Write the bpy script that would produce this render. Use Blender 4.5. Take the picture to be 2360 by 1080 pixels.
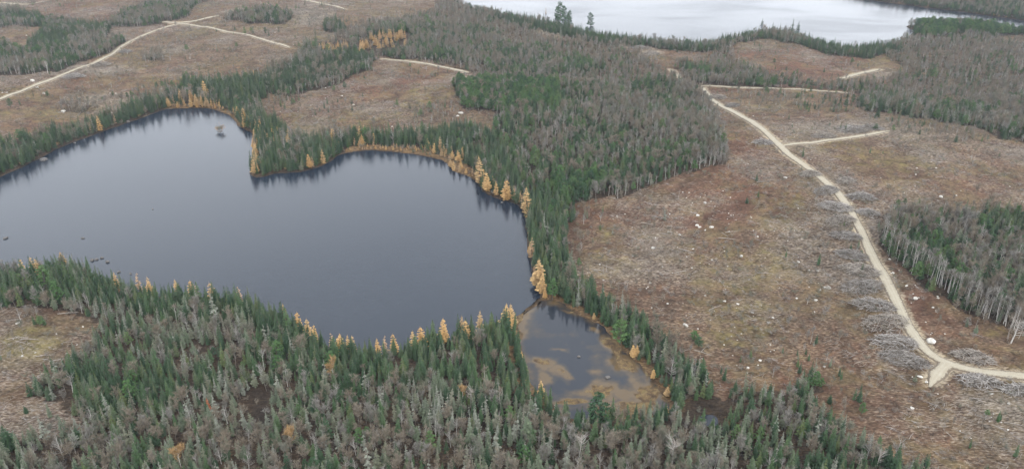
import bpy, math, random
import numpy as np
from mathutils import Vector

for o in list(bpy.data.objects): bpy.data.objects.remove(o)
scene = bpy.context.scene
COL = scene.collection
R_ = math.radians

# ------------------------------------------------------------------ camera
CAM_Z = 130.0; PITCH = R_(26.0); HFOV = R_(66.0)
PW, PH = 2360.0, 1080.0
F = (PW/2)/math.tan(HFOV/2)
cd = bpy.data.cameras.new('camera'); cam = bpy.data.objects.new('camera', cd); COL.objects.link(cam)
cam.location = (0, 0, CAM_Z); cam.rotation_euler = (math.pi/2-PITCH, 0, 0)
cd.sensor_width = 36; cd.lens = 18/math.tan(HFOV/2); cd.clip_start = 1; cd.clip_end = 9000
scene.camera = cam
scene.render.engine = 'CYCLES'
scene.render.resolution_x = 1024; scene.render.resolution_y = 468

# ------------------------------------------------------------------ sky and sun (overcast)
SUN_EL, SUN_AZ = R_(42), R_(160)
w = bpy.data.worlds.new('World'); scene.world = w; w.use_nodes = True
nt = w.node_tree; nt.nodes.clear()
out = nt.nodes.new('ShaderNodeOutputWorld'); bg = nt.nodes.new('ShaderNodeBackground')
sky = nt.nodes.new('ShaderNodeTexSky'); sky.sky_type = 'NISHITA'; sky.sun_disc = False
sky.sun_elevation = SUN_EL; sky.sun_rotation = SUN_AZ; sky.dust_density = 4; sky.air_density = 1.2
hsv = nt.nodes.new('ShaderNodeHueSaturation'); hsv.inputs['Saturation'].default_value = 0.12
nt.links.new(sky.outputs[0], hsv.inputs['Color'])
tc = nt.nodes.new('ShaderNodeTexCoord')
mp = nt.nodes.new('ShaderNodeMapping'); mp.inputs['Scale'].default_value = (1, 1, 3.2)
cn = nt.nodes.new('ShaderNodeTexNoise'); cn.inputs['Scale'].default_value = 1.6; cn.inputs['Detail'].default_value = 4
cr = nt.nodes.new('ShaderNodeValToRGB')
cr.color_ramp.elements[0].position = .30; cr.color_ramp.elements[0].color = (8.5, 9.05, 10.0, 1)
cr.color_ramp.elements[1].position = .70; cr.color_ramp.elements[1].color = (11.5, 12.0, 12.8, 1)
mx = nt.nodes.new('ShaderNodeMix'); mx.data_type = 'RGBA'; mx.inputs[0].default_value = .75
nt.links.new(tc.outputs['Generated'], mp.inputs[0]); nt.links.new(mp.outputs[0], cn.inputs['Vector'])
nt.links.new(cn.outputs['Fac'], cr.inputs[0])
nt.links.new(hsv.outputs[0], mx.inputs[6]); nt.links.new(cr.outputs[0], mx.inputs[7])
sx = nt.nodes.new('ShaderNodeSeparateXYZ'); nt.links.new(tc.outputs['Generated'], sx.inputs[0])
hr = nt.nodes.new('ShaderNodeMapRange'); hr.inputs[1].default_value = .15; hr.inputs[2].default_value = .85; hr.inputs[3].default_value = 1.52; hr.inputs[4].default_value = 1.1
nt.links.new(sx.outputs[2], hr.inputs[0])
vm = nt.nodes.new('ShaderNodeVectorMath'); vm.operation = 'SCALE'; nt.links.new(mx.outputs[2], vm.inputs[0]); nt.links.new(hr.outputs[0], vm.inputs['Scale'])
nt.links.new(vm.outputs[0], bg.inputs[0]); bg.inputs[1].default_value = 0.12
nt.links.new(bg.outputs[0], out.inputs[0])
sd_ = bpy.data.lights.new('sun', 'SUN'); sd_.energy = 1.0; sd_.angle = R_(24); sd_.color = (1, .97, .92)
sun = bpy.data.objects.new('sun', sd_); COL.objects.link(sun)
sun.rotation_euler = (math.pi/2-SUN_EL, 0, math.pi-SUN_AZ)
scene.view_settings.view_transform = 'Standard'; scene.view_settings.look = 'None'
scene.view_settings.exposure = 0.55; scene.view_settings.gamma = 1
scene.cycles.max_bounces = 5; scene.cycles.diffuse_bounces = 2; scene.cycles.glossy_bounces = 2
scene.cycles.transparent_max_bounces = 4; scene.cycles.volume_bounces = 0

rng = np.random.default_rng(7); rnd = random.Random(11)

# ------------------------------------------------------------------ helpers: picture <-> ground
cp, sp = math.cos(PITCH), math.sin(PITCH)
def ray(u, v):
    dx = (np.asarray(u, float)-PW/2)/F; dy = (PH/2-np.asarray(v, float))/F
    return dx, cp+dy*sp, -sp+dy*cp
def plane_pt(u, v, z=0.0):
    a, b, c = ray(u, v); c = np.minimum(c, -0.03); t = (z-CAM_Z)/c
    return a*t, b*t
def project(x, y, z):
    dz = z-CAM_Z; dep = y*cp-dz*sp; up = y*sp+dz*cp
    dep = np.maximum(dep, 1)
    return PW/2+F*x/dep, PH/2-F*up/dep, dep

def hash2(ix, iy, s):
    n = (ix.astype(np.int64)*374761393+iy.astype(np.int64)*668265263+s*974634777) & 0x7fffffff
    n = ((n ^ (n >> 13))*1274126177) & 0x7fffffff
    return ((n ^ (n >> 16)) & 0xffff)/65535.0
def vnoise(x, y, sc, s=0):
    x = np.asarray(x, float)/sc; y = np.asarray(y, float)/sc
    ix = np.floor(x); iy = np.floor(y); fx = x-ix; fy = y-iy
    fx = fx*fx*(3-2*fx); fy = fy*fy*(3-2*fy)
    a = hash2(ix, iy, s); b = hash2(ix+1, iy, s); c = hash2(ix, iy+1, s); d = hash2(ix+1, iy+1, s)
    return (a*(1-fx)+b*fx)*(1-fy)+(c*(1-fx)+d*fx)*fy
def fbm(x, y, sc, s=0, o=3):
    t = 0; a = 1; n = 0
    for k in range(o):
        t = t+a*vnoise(x, y, sc/2**k, s+k*17); n += a; a *= .5
    return t/n
def sstep(a, b, x):
    t = np.clip((x-a)/(b-a), 0, 1); return t*t*(3-2*t)

# ------------------------------------------------------------------ shorelines (water level z = 0)
def chaikin(p, n=2, closed=True):
    p = np.array(p, float)
    for _ in range(n):
        q = np.roll(p, -1, 0) if closed else p[1:]
        r = p if closed else p[:-1]
        m = np.empty((2*len(r), 2)); m[0::2] = r*.75+q*.25; m[1::2] = r*.25+q*.75
        if not closed: m = np.vstack([p[:1], m, p[-1:]])
        p = m
    return p
def worldpoly(px, n=2):
    x, y = plane_pt([a for a, b in px], [b for a, b in px])
    return chaikin(np.stack([x, y], 1), n)
LAKE = worldpoly([(a, b-13) if 250 < a < 1172 and b > 640 else (a, b) for a, b in [(-700,640),(-700,620),(-300,540),(0,410),(40,392),(100,362),(150,335),(200,318),(260,295),(320,275),(365,257),(385,250),(420,251),(450,249),
 (490,251),(520,262),(538,275),(548,293),(565,301),(582,310),(586,325),(580,340),(588,352),(583,368),(574,392),(588,415),(612,406),(640,397),(680,400),(720,390),
 (752,378),(775,365),(785,355),(830,347),(860,345),(900,349),(960,356),(1000,364),(1030,374),(1037,394),(1060,402),(1092,410),(1103,428),(1115,443),(1150,459),
 (1190,472),(1209,487),(1212,520),(1214,560),(1220,600),(1226,640),(1242,665),(1250,682),(1232,698),(1208,712),(1190,728),(1170,760),(1140,773),(1110,779),(1080,787),(1040,796),(1000,808),
 (950,820),(900,826),(850,836),(800,828),(770,815),(730,803),(695,782),(660,758),(600,728),(560,716),(520,718),(480,708),(430,698),(380,694),(320,690),(282,682),
 (250,650),(215,625),(180,612),(150,618),(100,632),(50,640),(0,636),(-150,630),(-400,650)]])
POND = worldpoly([(1255,686),(1285,696),(1312,712),(1345,732),(1385,752),(1402,778),(1425,800),(1455,826),(1490,862),(1520,902),(1545,932),(1530,948),(1480,952),(1400,958),
 (1340,965),(1285,945),(1240,900),(1212,850),(1200,790),(1196,752),(1215,722),(1240,704)])
POOL = worldpoly([(1612,962),(1632,956),(1652,962),(1662,974),(1642,984),(1622,978)])
FAR = worldpoly([(1015,-20),(1090,22),(1200,44),(1300,62),(1360,84),(1440,90),(1550,104),(1620,106),(1680,90),(1740,76),(1800,76),(1860,92),(1900,106),(1960,112),(2030,108),
 (2080,90),(2110,74),(2092,66),(2086,60),(2100,56),(2150,58),(2200,56),(2280,64),(2360,76),(2600,110),(2600,84),(2360,48),(2200,26),(2100,14),(1990,-1),(1850,-30),
 (1850,-75),(1700,-100),(1300,-110),(900,-90)], 2)
POLYS = [LAKE, POND, POOL, FAR]

def sdf(px, py, polys):
    """>0 on land, distance to the nearest shoreline."""
    best = np.full(px.shape, 1e9); inside = np.zeros(px.shape, bool)
    for P in polys:
        Q = np.roll(P, -1, 0)
        for (ax, ay), (bx, by) in zip(P, Q):
            ex, ey = bx-ax, by-ay; l = ex*ex+ey*ey+1e-9
            t = np.clip(((px-ax)*ex+(py-ay)*ey)/l, 0, 1)
            d = (px-ax-t*ex)**2+(py-ay-t*ey)**2
            np.minimum(best, d, out=best)
            if ay != by:
                c = ((ay > py) != (by > py)) & (px < ex*(py-ay)/(by-ay)+ax)
                inside ^= c
    s = np.sqrt(best); return np.where(inside, -s, s)
GX0, GX1, GY0, GY1, GS = -760.0, 760.0, 40.0, 1400.0, 2.5
gx = np.arange(GX0, GX1+.1, GS); gy = np.arange(GY0, GY1+.1, GS)
GXX, GYY = np.meshgrid(gx, gy)
SDFG = sdf(GXX, GYY, POLYS)
def gsample(G, x, y):
    fx = np.clip((np.asarray(x, float)-GX0)/GS, 0, len(gx)-1.001); fy = np.clip((np.asarray(y, float)-GY0)/GS, 0, len(gy)-1.001)
    ix = fx.astype(int); iy = fy.astype(int); fx = fx-ix; fy = fy-iy
    return (G[iy, ix]*(1-fx)+G[iy, ix+1]*fx)*(1-fy)+(G[iy+1, ix]*(1-fx)+G[iy+1, ix+1]*fx)*fy
def shore_d(x, y): return gsample(SDFG, x, y)
def height(x, y):
    x = np.asarray(x, float); y = np.asarray(y, float)
    s = shore_d(x, y)+(vnoise(x, y, 7, 3)-.5)*1.6+(vnoise(x, y, 2.6, 9)-.5)*.8
    land = .55*sstep(0, 3.0, s)+.07*np.clip(s-3, 0, 12)
    hill = (fbm(x, y, 170, 21, 2)-.42)*22*sstep(8, 130, s)+(fbm(x, y, 45, 31, 2)-.4)*3.2*sstep(6, 50, s)
    bumps = (vnoise(x, y, 8, 41)-.5)*.5*sstep(3, 12, s)
    return np.where(s > 0, np.maximum(land+np.maximum(hill+bumps, -.3), .02+.1*s*0), np.maximum(s*.35, -3))
def ground_pt(u, v):
    x, y = plane_pt(u, v, 1.0)
    for _ in range(12): x, y = plane_pt(u, v, height(x, y))
    return x, y, height(x, y)

# ------------------------------------------------------------------ what grows where (a map drawn over the photograph's ground)
ZW, ZH = 1400, 640      # 2 px cells; covers u -220..2580, v -100..1180
ZONE = np.zeros((ZH, ZW), np.int8)
_u = -220+2*np.arange(ZW)+1; _v = -100+2*np.arange(ZH)+1
ZU, ZV = np.meshgrid(_u, _v)
def paint(code, pts):
    ins = np.zeros(ZU.shape, bool); n = len(pts)
    wob = (vnoise(ZU, ZV, 34, 5)-.5)*16+(vnoise(ZU, ZV, 11, 6)-.5)*7; wob2 = (vnoise(ZU, ZV, 34, 15)-.5)*16
    X, Y = ZU+wob, ZV+wob2*.6
    for i in range(n):
        ax, ay = pts[i]; bx, by = pts[(i+1) % n]
        if ay != by: ins ^= ((ay > Y) != (by > Y)) & (X < (bx-ax)*(Y-ay)/(by-ay)+ax)
    ZONE[ins] = code
CUT, SS, SG, GH, HG, HH, HS, PP, NN, BR, SH, RG = 0, 1, 2, 3, 4, 5, 6, 7, 8, 9, 10, 11
# upper middle and upper right woods
paint(HH, [(740,112),(800,62),(900,48),(1000,28),(980,-100),(2580,-100),(2580,420),(2400,345),(2300,312),(2200,282),(2100,268),(2010,250),(1975,220),(1830,206),(1700,202),(1600,200),(1560,182),(1480,200),(1300,198),(1100,186),(1080,168),(990,148),(880,134),(800,160)])
paint(HS, [(770,112),(860,70),(1000,60),(1130,70),(1180,110),(1120,150),(990,142),(880,130)])
paint(HS, [(1110,120),(1230,110),(1320,130),(1400,160),(1280,180),(1130,170)])
paint(HS, [(1580,165),(1660,160),(1760,172),(1790,195),(1700,202),(1600,200)])
paint(CUT, [(1690,112),(1730,92),(1830,90),(1920,112),(2040,124),(2075,160),(2050,190),(1960,196),(1880,192),(1790,172),(1710,150)])
paint(CUT, [(1410,92),(1520,102),(1640,112),(1640,136),(1560,140),(1540,180),(1500,130),(1440,112)])
paint(CUT, [(1225,58),(1340,72),(1350,94),(1260,90)]); paint(CUT, [(1130,40),(1180,48),(1190,60),(1150,56)])
paint(SG, [(1960,232),(2050,228),(2150,236),(2230,256),(2340,290),(2480,330),(2480,345),(2300,312),(2190,284),(2060,266),(1980,252)])
paint(HS, [(2200,250),(2360,225),(2500,230),(2500,350),(2300,318)])
paint(PP, [(2100,80),(2130,48),(2200,40),(2580,70),(2580,120),(2360,88),(2240,76),(2150,88)])
paint(HS, [(1980,-100),(2580,-100),(2580,95),(2360,50),(2200,28),(2000,0)])
paint(SS, [(1080,0),(1090,22),(1200,44),(1300,60),(1360,82),(1440,88),(1550,102),(1620,104),(1680,88),(1740,74),(1800,74),(1860,90),(1900,104),(1960,112),(2040,106),(2080,118),(2000,134),(1930,132),(1870,112),(1800,92),(1740,92),(1690,106),(1620,118),(1500,110),(1400,102),(1350,94),(1250,70),(1100,42)])
paint(CUT, [(2300,80),(2400,84),(2400,102),(2310,98)])
# centre
paint(HS, [(1050,190),(1300,200),(1560,185),(1605,205),(1640,250),(1680,325),(1672,372),(1560,405),(1450,448),(1330,488),(1300,560),(1240,560),(1205,486),(1110,440),(1090,405),(1100,330),(1140,300),(1130,262),(1060,250)])
paint(PP, [(1250,440),(1330,400),(1400,420),(1340,470),(1280,480)])
paint(HS, [(1210,300),(1330,290),(1400,340),(1330,420),(1230,440),(1180,380)])
paint(PP, [(1045,195),(1120,188),(1280,200),(1300,240),(1220,262),(1130,258),(1060,245)])
paint(CUT, [(1060,250),(1140,258),(1150,280),(1080,285)])
paint(SS, [(1020,300),(1090,290),(1150,320),(1180,400),(1215,440),(1300,470),(1305,560),(1310,620),(1380,690),(1500,750),(1560,800),(1640,890),(1640,930),(1560,950),(1530,900),(1495,858),(1460,822),(1430,796),(1410,760),(1380,742),(1310,705),(1255,670),(1220,600),(1205,486),(1110,440),(1090,405),(1040,395)])
# lake shores, north and west
paint(SS, [(-220,440),(-220,420),(0,332),(100,312),(200,288),(270,262),(340,232),(400,212),(425,190),(520,188),(600,170),(680,140),(700,112),(760,118),(860,128),(862,160),(780,192),(700,216),(640,222),(596,232),(610,262),(650,300),(680,318),(760,318),(900,312),(1000,305),(1110,300),(1100,400),(1000,362),(860,345),(785,357),(720,392),(590,415),(584,320),(540,270),(500,250),(385,252),(200,322),(0,412)])
paint(HS, [(560,205),(640,206),(720,198),(800,176),(860,150),(860,160),(780,192),(700,216),(640,222)])
paint(SH, [(370,252),(385,240),(490,240),(540,258),(560,290),(548,300),(520,268),(450,253)])
paint(SH, [(772,368),(790,345),(850,334),(960,340),(1040,362),(1100,398),(1098,412),(1030,392),(1000,368),(900,352),(850,350)])
# upper left
paint(HS, [(-220,175),(0,172),(120,168),(180,150),(260,120),(300,92),(240,98),(260,60),(330,62),(430,42),(450,14),(540,-30),(420,-30),(300,20),(240,60),(100,45),(0,48),(-220,50),(-220,64),(0,62),(130,66),(180,84),(60,118),(0,100),(-220,100)])
paint(SS, [(-220,22),(0,26),(90,34),(100,46),(0,46),(-220,46)]); paint(SS, [(110,110),(230,84),(240,62),(110,68),(60,110)])
paint(HS, [(520,40),(640,22),(680,40),(660,56),(580,56),(520,48)]); paint(SS, [(742,60),(780,52),(800,70),(790,80),(750,72)])
paint(HH, [(130,236),(200,228),(222,250),(190,260),(140,256)]); paint(HH, [(330,128),(370,124),(380,142),(335,144)])
# foreground
paint(GH, [(-220,700),(-220,660),(0,645),(50,645),(100,636),(150,622),(215,628),(282,686),(430,700),(600,732),(730,806),(850,848),(1000,820),(1140,788),(1196,760),(1212,850),(1285,948),(1340,968),(1480,955),(1545,950),(1600,985),(1660,985),(1680,905),(1780,900),(1880,905),(1900,950),(1960,1020),(2080,1065),(2200,1110),(2580,1180),(-220,1180)])
paint(HG, [(600,900),(850,940),(1200,950),(1300,1000),(1500,1000),(1750,1020),(1900,1180),(500,1180)])
paint(HG, [(750,880),(960,870),(1050,920),(900,960),(760,940)])
paint(SS, [(-220,700),(-220,600),(0,600),(150,580),(282,640),(430,660),(600,690),(730,760),(850,800),(1000,770),(1140,735),(1196,740),(1215,860),(1240,905),(1150,905),(1000,880),(880,900),(760,878),(650,785),(480,755),(330,725),(230,705),(100,700),(0,708)])
paint(SG, [(300,740),(480,780),(650,800),(760,878),(700,900),(560,880),(460,860),(360,820),(250,790)])
paint(SS, [(130,880),(220,840),(400,850),(420,930),(300,960),(200,950)])
paint(SG, [(1215,860),(1285,945),(1340,965),(1480,955),(1560,955),(1560,1010),(1380,1012),(1260,980),(1160,920)])
paint(SG, [(1540,1000),(1700,990),(1850,1000),(1960,1030),(2080,1075),(2000,1130),(1700,1100),(1560,1060)])
paint(SG, [(-220,1010),(0,1015),(150,1040),(200,1180),(-220,1180)])
paint(CUT, [(-220,720),(0,712),(90,705),(150,712),(240,748),(215,800),(150,840),(95,880),(60,915),(130,930),(190,960),(210,990),(120,1005),(0,1015),(-220,1030)])
paint(NN, [(560,930),(600,880),(625,905),(640,985),(600,1010),(570,980)])
paint(NN, [(1560,930),(1640,915),(1690,930),(1670,985),(1600,990)])
for P_ in ([(1820,720),(1870,700),(1900,760),(1910,860),(1850,880),(1800,850)], [(1840,860),(1980,880),(2010,960),(1900,960)], [(1320,470),(1420,450),(1400,520),(1330,600),(1300,560)], [(1370,640),(1480,700),(1420,720),(1360,680)], [(620,215),(700,225),(660,250),(620,250)], [(950,250),(1060,240),(1060,290),(960,285)],
           [(1700,212),(1960,222),(1990,262),(1800,256),(1700,240)], [(2020,262),(2200,290),(2320,330),(2200,330),(2040,300)], [(40,720),(130,718),(120,760),(40,770)], [(0,800),(60,810),(40,850),(-60,850)], [(200,255),(330,225),(420,200),(380,190),(260,220)], [(2180,700),(2280,750),(2240,770),(2150,720)]): paint(RG, P_)
# right wood
paint(BR, [(2028,500),(2100,486),(2200,498),(2360,500),(2580,530),(2580,800),(2400,770),(2330,752),(2260,735),(2190,700),(2120,655),(2060,600),(2030,560)])
paint(SG, [(1840,880),(1890,870),(1900,900),(1850,905)])
paint(NN, [(728,98),(806,96),(808,124),(732,130)]); paint(NN, [(820,100),(880,82),(946,78),(948,112),(880,128),(826,126)])
def zone_at(x, y, z=None):
    u, v, d = project(x, y, height(x, y) if z is None else z)
    iu = np.clip(((u+220)/2).astype(int), 0, ZW-1); iv = np.clip(((v+100)/2).astype(int), 0, ZH-1)
    return ZONE[iv, iu], u, v, d

# ------------------------------------------------------------------ materials
def mat(name):
    m = bpy.data.materials.new(name); m.use_nodes = True
    n = m.node_tree; n.nodes.clear()
    o = n.nodes.new('ShaderNodeOutputMaterial'); b = n.nodes.new('ShaderNodeBsdfPrincipled')
    n.links.new(b.outputs[0], o.inputs[0]); b.inputs['Roughness'].default_value = .85
    b.inputs['Specular IOR Level'].default_value = .2
    return m, n, b
def noise(n, sc, det=3, vec=None, dist=0):
    t = n.nodes.new('ShaderNodeTexNoise'); t.inputs['Scale'].default_value = sc; t.inputs['Detail'].default_value = det
    t.inputs['Distortion'].default_value = dist
    if vec: n.links.new(vec, t.inputs['Vector'])
    return t.outputs['Fac']
def ramp(n, fac, stops):
    r = n.nodes.new('ShaderNodeValToRGB'); e = r.color_ramp.elements
    while len(e) < len(stops): e.new(.5)
    for k, (p, c) in enumerate(stops): e[k].position = p; e[k].color = (*c, 1) if len(c) == 3 else c
    n.links.new(fac, r.inputs[0]); return r.outputs[0]
def mix(n, fac, a, b, kind='MIX'):
    m = n.nodes.new('ShaderNodeMix'); m.data_type = 'RGBA'; m.blend_type = kind
    for s, v in ((0, fac), (6, a), (7, b)):
        if isinstance(v, (int, float)): m.inputs[s].default_value = v
        elif isinstance(v, tuple): m.inputs[s].default_value = (*v, 1)
        else: n.links.new(v, m.inputs[s])
    return m.outputs[2]
def mth(n, op, a, b=None, clamp=False):
    m = n.nodes.new('ShaderNodeMath'); m.operation = op; m.use_clamp = clamp
    for s, v in ((0, a), (1, b)):
        if v is None: continue
        if isinstance(v, (int, float)): m.inputs[s].default_value = v
        else: n.links.new(v, m.inputs[s])
    return m.outputs[0]
def objco(n, scale=(1, 1, 1), rz=0):
    t = n.nodes.new('ShaderNodeTexCoord'); m = n.nodes.new('ShaderNodeMapping')
    m.inputs['Scale'].default_value = scale; m.inputs['Rotation'].default_value = (0, 0, rz)
    n.links.new(t.outputs['Object'], m.inputs[0]); return m.outputs[0]
def bump(n, b, h, strength, dist=.3):
    k = n.nodes.new('ShaderNodeBump'); k.inputs['Strength'].default_value = strength; k.inputs['Distance'].default_value = dist
    n.links.new(h, k.inputs['Height']); n.links.new(k.outputs[0], b.inputs['Normal'])

def leafmat(name, cols, rough=.8):
    """needles/twigs: each tree takes its tint at random from the stops, clumps vary inside a crown"""
    m, n, b = mat(name)
    oi = n.nodes.new('ShaderNodeObjectInfo')
    st = [(k/(len(cols)-1) if len(cols) > 1 else 0, c) for k, c in enumerate(cols)]
    c = ramp(n, oi.outputs['Random'], st)
    f = noise(n, 1.3, 2, objco(n))
    v = ramp(n, f, [(.3, (.72,)*3), (.7, (1.3,)*3)])
    n.links.new(mix(n, 1.0, c, v, 'MULTIPLY'), b.inputs['Base Color'])
    b.inputs['Roughness'].default_value = rough
    return m
M = {}
M['spruce_dark'] = leafmat('spruce_needles_dark', [(.024,.050,.023), (.033,.062,.028), (.047,.070,.037)])
M['spruce_mid'] = leafmat('spruce_needles_mid', [(.038,.074,.030), (.052,.090,.036), (.066,.090,.045)])
M['spruce_olive'] = leafmat('spruce_needles_olive', [(.066,.096,.034), (.088,.110,.042), (.072,.092,.048)])
M['fir_grey'] = leafmat('lichen_needles_grey', [(.135,.140,.092), (.110,.118,.076), (.165,.165,.118)])
M['fir_sage'] = leafmat('lichen_needles_sage', [(.090,.115,.068), (.115,.138,.088), (.080,.096,.062)])
M['fir_pale'] = leafmat('lichen_needles_pale', [(.200,.210,.165), (.155,.166,.130)])
M['pine'] = leafmat('pine_needles', [(.058,.122,.040), (.078,.148,.050), (.105,.155,.058)])
M['pine_blue'] = leafmat('pine_needles_deep', [(.036,.078,.038), (.050,.096,.042)])
M['larch'] = leafmat('larch_needles', [(.42,.250,.098), (.50,.32,.135), (.35,.24,.125)])
M['larch_pale'] = leafmat('larch_needles_thin', [(.42,.27,.15), (.36,.24,.14)])
M['rust'] = leafmat('rust_leaves', [(.40,.13,.06), (.42,.15,.07)])
M['twig_grey'] = leafmat('twigs_grey', [(.175,.160,.138), (.225,.210,.188), (.150,.138,.118)])
M['twig_brown'] = leafmat('twigs_brown', [(.185,.150,.110), (.215,.182,.140), (.150,.125,.094)])
M['twig_olive'] = leafmat('twigs_olive', [(.170,.165,.118), (.150,.148,.118)])
M['twig_gold'] = leafmat('leaves_gold', [(.33,.22,.10), (.30,.17,.08)])
def barkmat(name, c1, c2, sc=3):
    m, n, b = mat(name); f = noise(n, sc, 4, objco(n, (3, 3, 1)))
    n.links.new(ramp(n, f, [(.35, c1), (.65, c2)]), b.inputs['Base Color']); return m
M['bark'] = barkmat('conifer_bark', (.06,.05,.04), (.14,.12,.10))
M['bark_grey'] = barkmat('grey_bark', (.12,.105,.09), (.24,.22,.19))
M['bark_white'] = barkmat('white_birch_bark', (.30,.28,.25), (.62,.59,.55))
M['dead_wood'] = barkmat('bleached_wood', (.20,.17,.145), (.40,.36,.31))
M['slash_wood'] = leafmat('slash_wood', [(.17,.138,.112), (.29,.245,.20), (.11,.085,.07)])
M['slash_pale'] = leafmat('slash_wood_pale', [(.33,.305,.28), (.23,.21,.19)])
m_, n_, b_ = mat('granite')
f_ = noise(n_, 2.2, 5, objco(n_)); oi_ = n_.nodes.new('ShaderNodeObjectInfo')
c_ = ramp(n_, f_, [(.35, (.34,.31,.28)), (.55, (.56,.54,.50)), (.7, (.66,.64,.60))])
n_.links.new(mix(n_, 1.0, c_, ramp(n_, oi_.outputs['Random'], [(0, (.62,.60,.56)), (1, (1.15,1.15,1.12))]), 'MULTIPLY'), b_.inputs['Base Color'])
bump(n_, b_, f_, .6, .15); M['granite'] = m_

# ground material: attribute 'cover' = (forest floor, gravel verge, shore sedge, mossy green), 'tone' = (rusty, slash grey, waterline and dark spots, -)
m_, n_, b_ = mat('ground')
at = n_.nodes.new('ShaderNodeAttribute'); at.attribute_name = 'cover'
at2 = n_.nodes.new('ShaderNodeAttribute'); at2.attribute_name = 'tone'
sa = n_.nodes.new('ShaderNodeSeparateColor'); n_.links.new(at.outputs['Color'], sa.inputs[0])
sb = n_.nodes.new('ShaderNodeSeparateColor'); n_.links.new(at2.outputs['Color'], sb.inputs[0])
co = objco(n_); cs = objco(n_, (.6, 1.35, 1), R_(12))
big = noise(n_, .035, 4, co, .6); med = noise(n_, .22, 5, co, .5); fine = noise(n_, 1.6, 5, cs, .3); tiny = noise(n_, 6, 3, co)
base = ramp(n_, fine, [(.32, (.040,.026,.019)), (.44, (.088,.058,.042)), (.55, (.130,.090,.066)), (.70, (.25,.200,.160))])
rust = ramp(n_, med, [(.35, (.125,.052,.034)), (.6, (.090,.044,.030)), (.75, (.17,.09,.055))])
straw = ramp(n_, tiny, [(.3, (.09,.070,.036)), (.7, (.19,.155,.085))])
moss = ramp(n_, med, [(.3, (.095,.083,.038)), (.7, (.165,.142,.058))])
greyw = ramp(n_, fine, [(.3, (.075,.062,.054)), (.5, (.16,.138,.122)), (.7, (.33,.30,.275))])
def sel(a, b, lo, hi): # a*noise gate
    s = mth(n_, 'ADD', a, mth(n_, 'MULTIPLY', mth(n_, 'SUBTRACT', b, .5), 1.3))
    r = n_.nodes.new('ShaderNodeMapRange'); r.inputs[1].default_value = lo; r.inputs[2].default_value = hi
    n_.links.new(s, r.inputs[0]); return r.outputs[0]
c = mix(n_, sel(sb.outputs[0], med, .3, .75), base, mix(n_, .72, base, rust))
c = mix(n_, mth(n_, 'MULTIPLY', sel(big, noise(n_, .12, 4, co, 1), .42, .75), .55), c, straw)
c = mix(n_, mth(n_, 'MULTIPLY', sel(at.outputs['Alpha'], med, .45, .9), .8), c, moss)
c = mix(n_, mth(n_, 'MULTIPLY', sel(sb.outputs[1], fine, .35, .9), .85), c, greyw)
ff = ramp(n_, fine, [(.3, (.022,.016,.012)), (.5, (.045,.032,.023)), (.7, (.085,.060,.045))])  # forest floor brown, darkened to carry the shade between the trees
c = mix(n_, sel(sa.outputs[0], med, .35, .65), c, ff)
grav = ramp(n_, tiny, [(.3, (.26,.225,.175)), (.6, (.38,.33,.265)), (.8, (.50,.46,.39))])
c = mix(n_, sel(sa.outputs[1], fine, .40, .85), c, grav)
sedge = ramp(n_, fine, [(.3, (.070,.045,.030)), (.5, (.150,.098,.055)), (.7, (.25,.175,.095))])
c = mix(n_, sel(sa.outputs[2], med, .3, .7), c, sedge)
c = mix(n_, mth(n_, 'MULTIPLY', sb.outputs[2], .92), c, (.018,.014,.012))
wv = n_.nodes.new('ShaderNodeTexWave'); wv.wave_type = 'BANDS'; wv.bands_direction = 'Y'; wv.inputs['Scale'].default_value = .021; wv.inputs['Distortion'].default_value = 22; wv.inputs['Detail'].default_value = 3; wv.inputs['Detail Scale'].default_value = .9
n_.links.new(co, wv.inputs['Vector'])
c = mix(n_, 1.0, c, ramp(n_, wv.outputs['Fac'], [(.0, (.86, .85, .84)), (.2, (1,)*3), (1, (1.05,)*3)]), 'MULTIPLY')
c = mix(n_, 1.0, c, ramp(n_, noise(n_, .09, 5, co, 1.0), [(.34, (.70, .66, .62)), (.5, (1,)*3), (.66, (1.22, 1.2, 1.12))]), 'MULTIPLY')
c = mix(n_, 1.0, c, (.96, .92, .82), 'MULTIPLY')
c = mix(n_, 1.0, c, ramp(n_, noise(n_, .55, 4, co, 1.2), [(.33, (.55,)*3), (.47, (1,)*3), (.72, (1.3,)*3)]), 'MULTIPLY')
n_.links.new(c, b_.inputs['Base Color'])
bump(n_, b_, mth(n_, 'ADD', fine, mth(n_, 'MULTIPLY', tiny, .4)), .9, .5)
b_.inputs['Roughness'].default_value = .95; M['ground'] = m_

m_, n_, b_ = mat('gravel_road')
co = objco(n_)
a = noise(n_, .5, 5, co, .4); t = noise(n_, 5, 4, co)
at = n_.nodes.new('ShaderNodeAttribute'); at.attribute_name = 'rut'
c = ramp(n_, t, [(.3, (.31,.28,.215)), (.6, (.42,.38,.30)), (.8, (.52,.48,.40))])
c = mix(n_, mth(n_, 'MULTIPLY', ramp(n_, a, [(.4, (0,)*3), (.7, (1,)*3)]), .45), c, (.30,.25,.18))
c = mix(n_, mth(n_, 'MULTIPLY', at.outputs['Fac'], .55), c, (.25,.215,.15))
ae = n_.nodes.new('ShaderNodeAttribute'); ae.attribute_name = 'edge'
ed = mth(n_, 'ADD', ae.outputs['Fac'], mth(n_, 'MULTIPLY', mth(n_, 'SUBTRACT', noise(n_, 1.7, 4, co, .5), .5), 1.5))
c = mix(n_, ramp(n_, ed, [(.42, (0,)*3), (.62, (1,)*3)]), c, ramp(n_, t, [(.3, (.08,.058,.042)), (.7, (.23,.19,.14))]))
n_.links.new(c, b_.inputs['Base Color']); bump(n_, b_, t, .5, .1); b_.inputs['Roughness'].default_value = .95; M['road'] = m_

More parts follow.
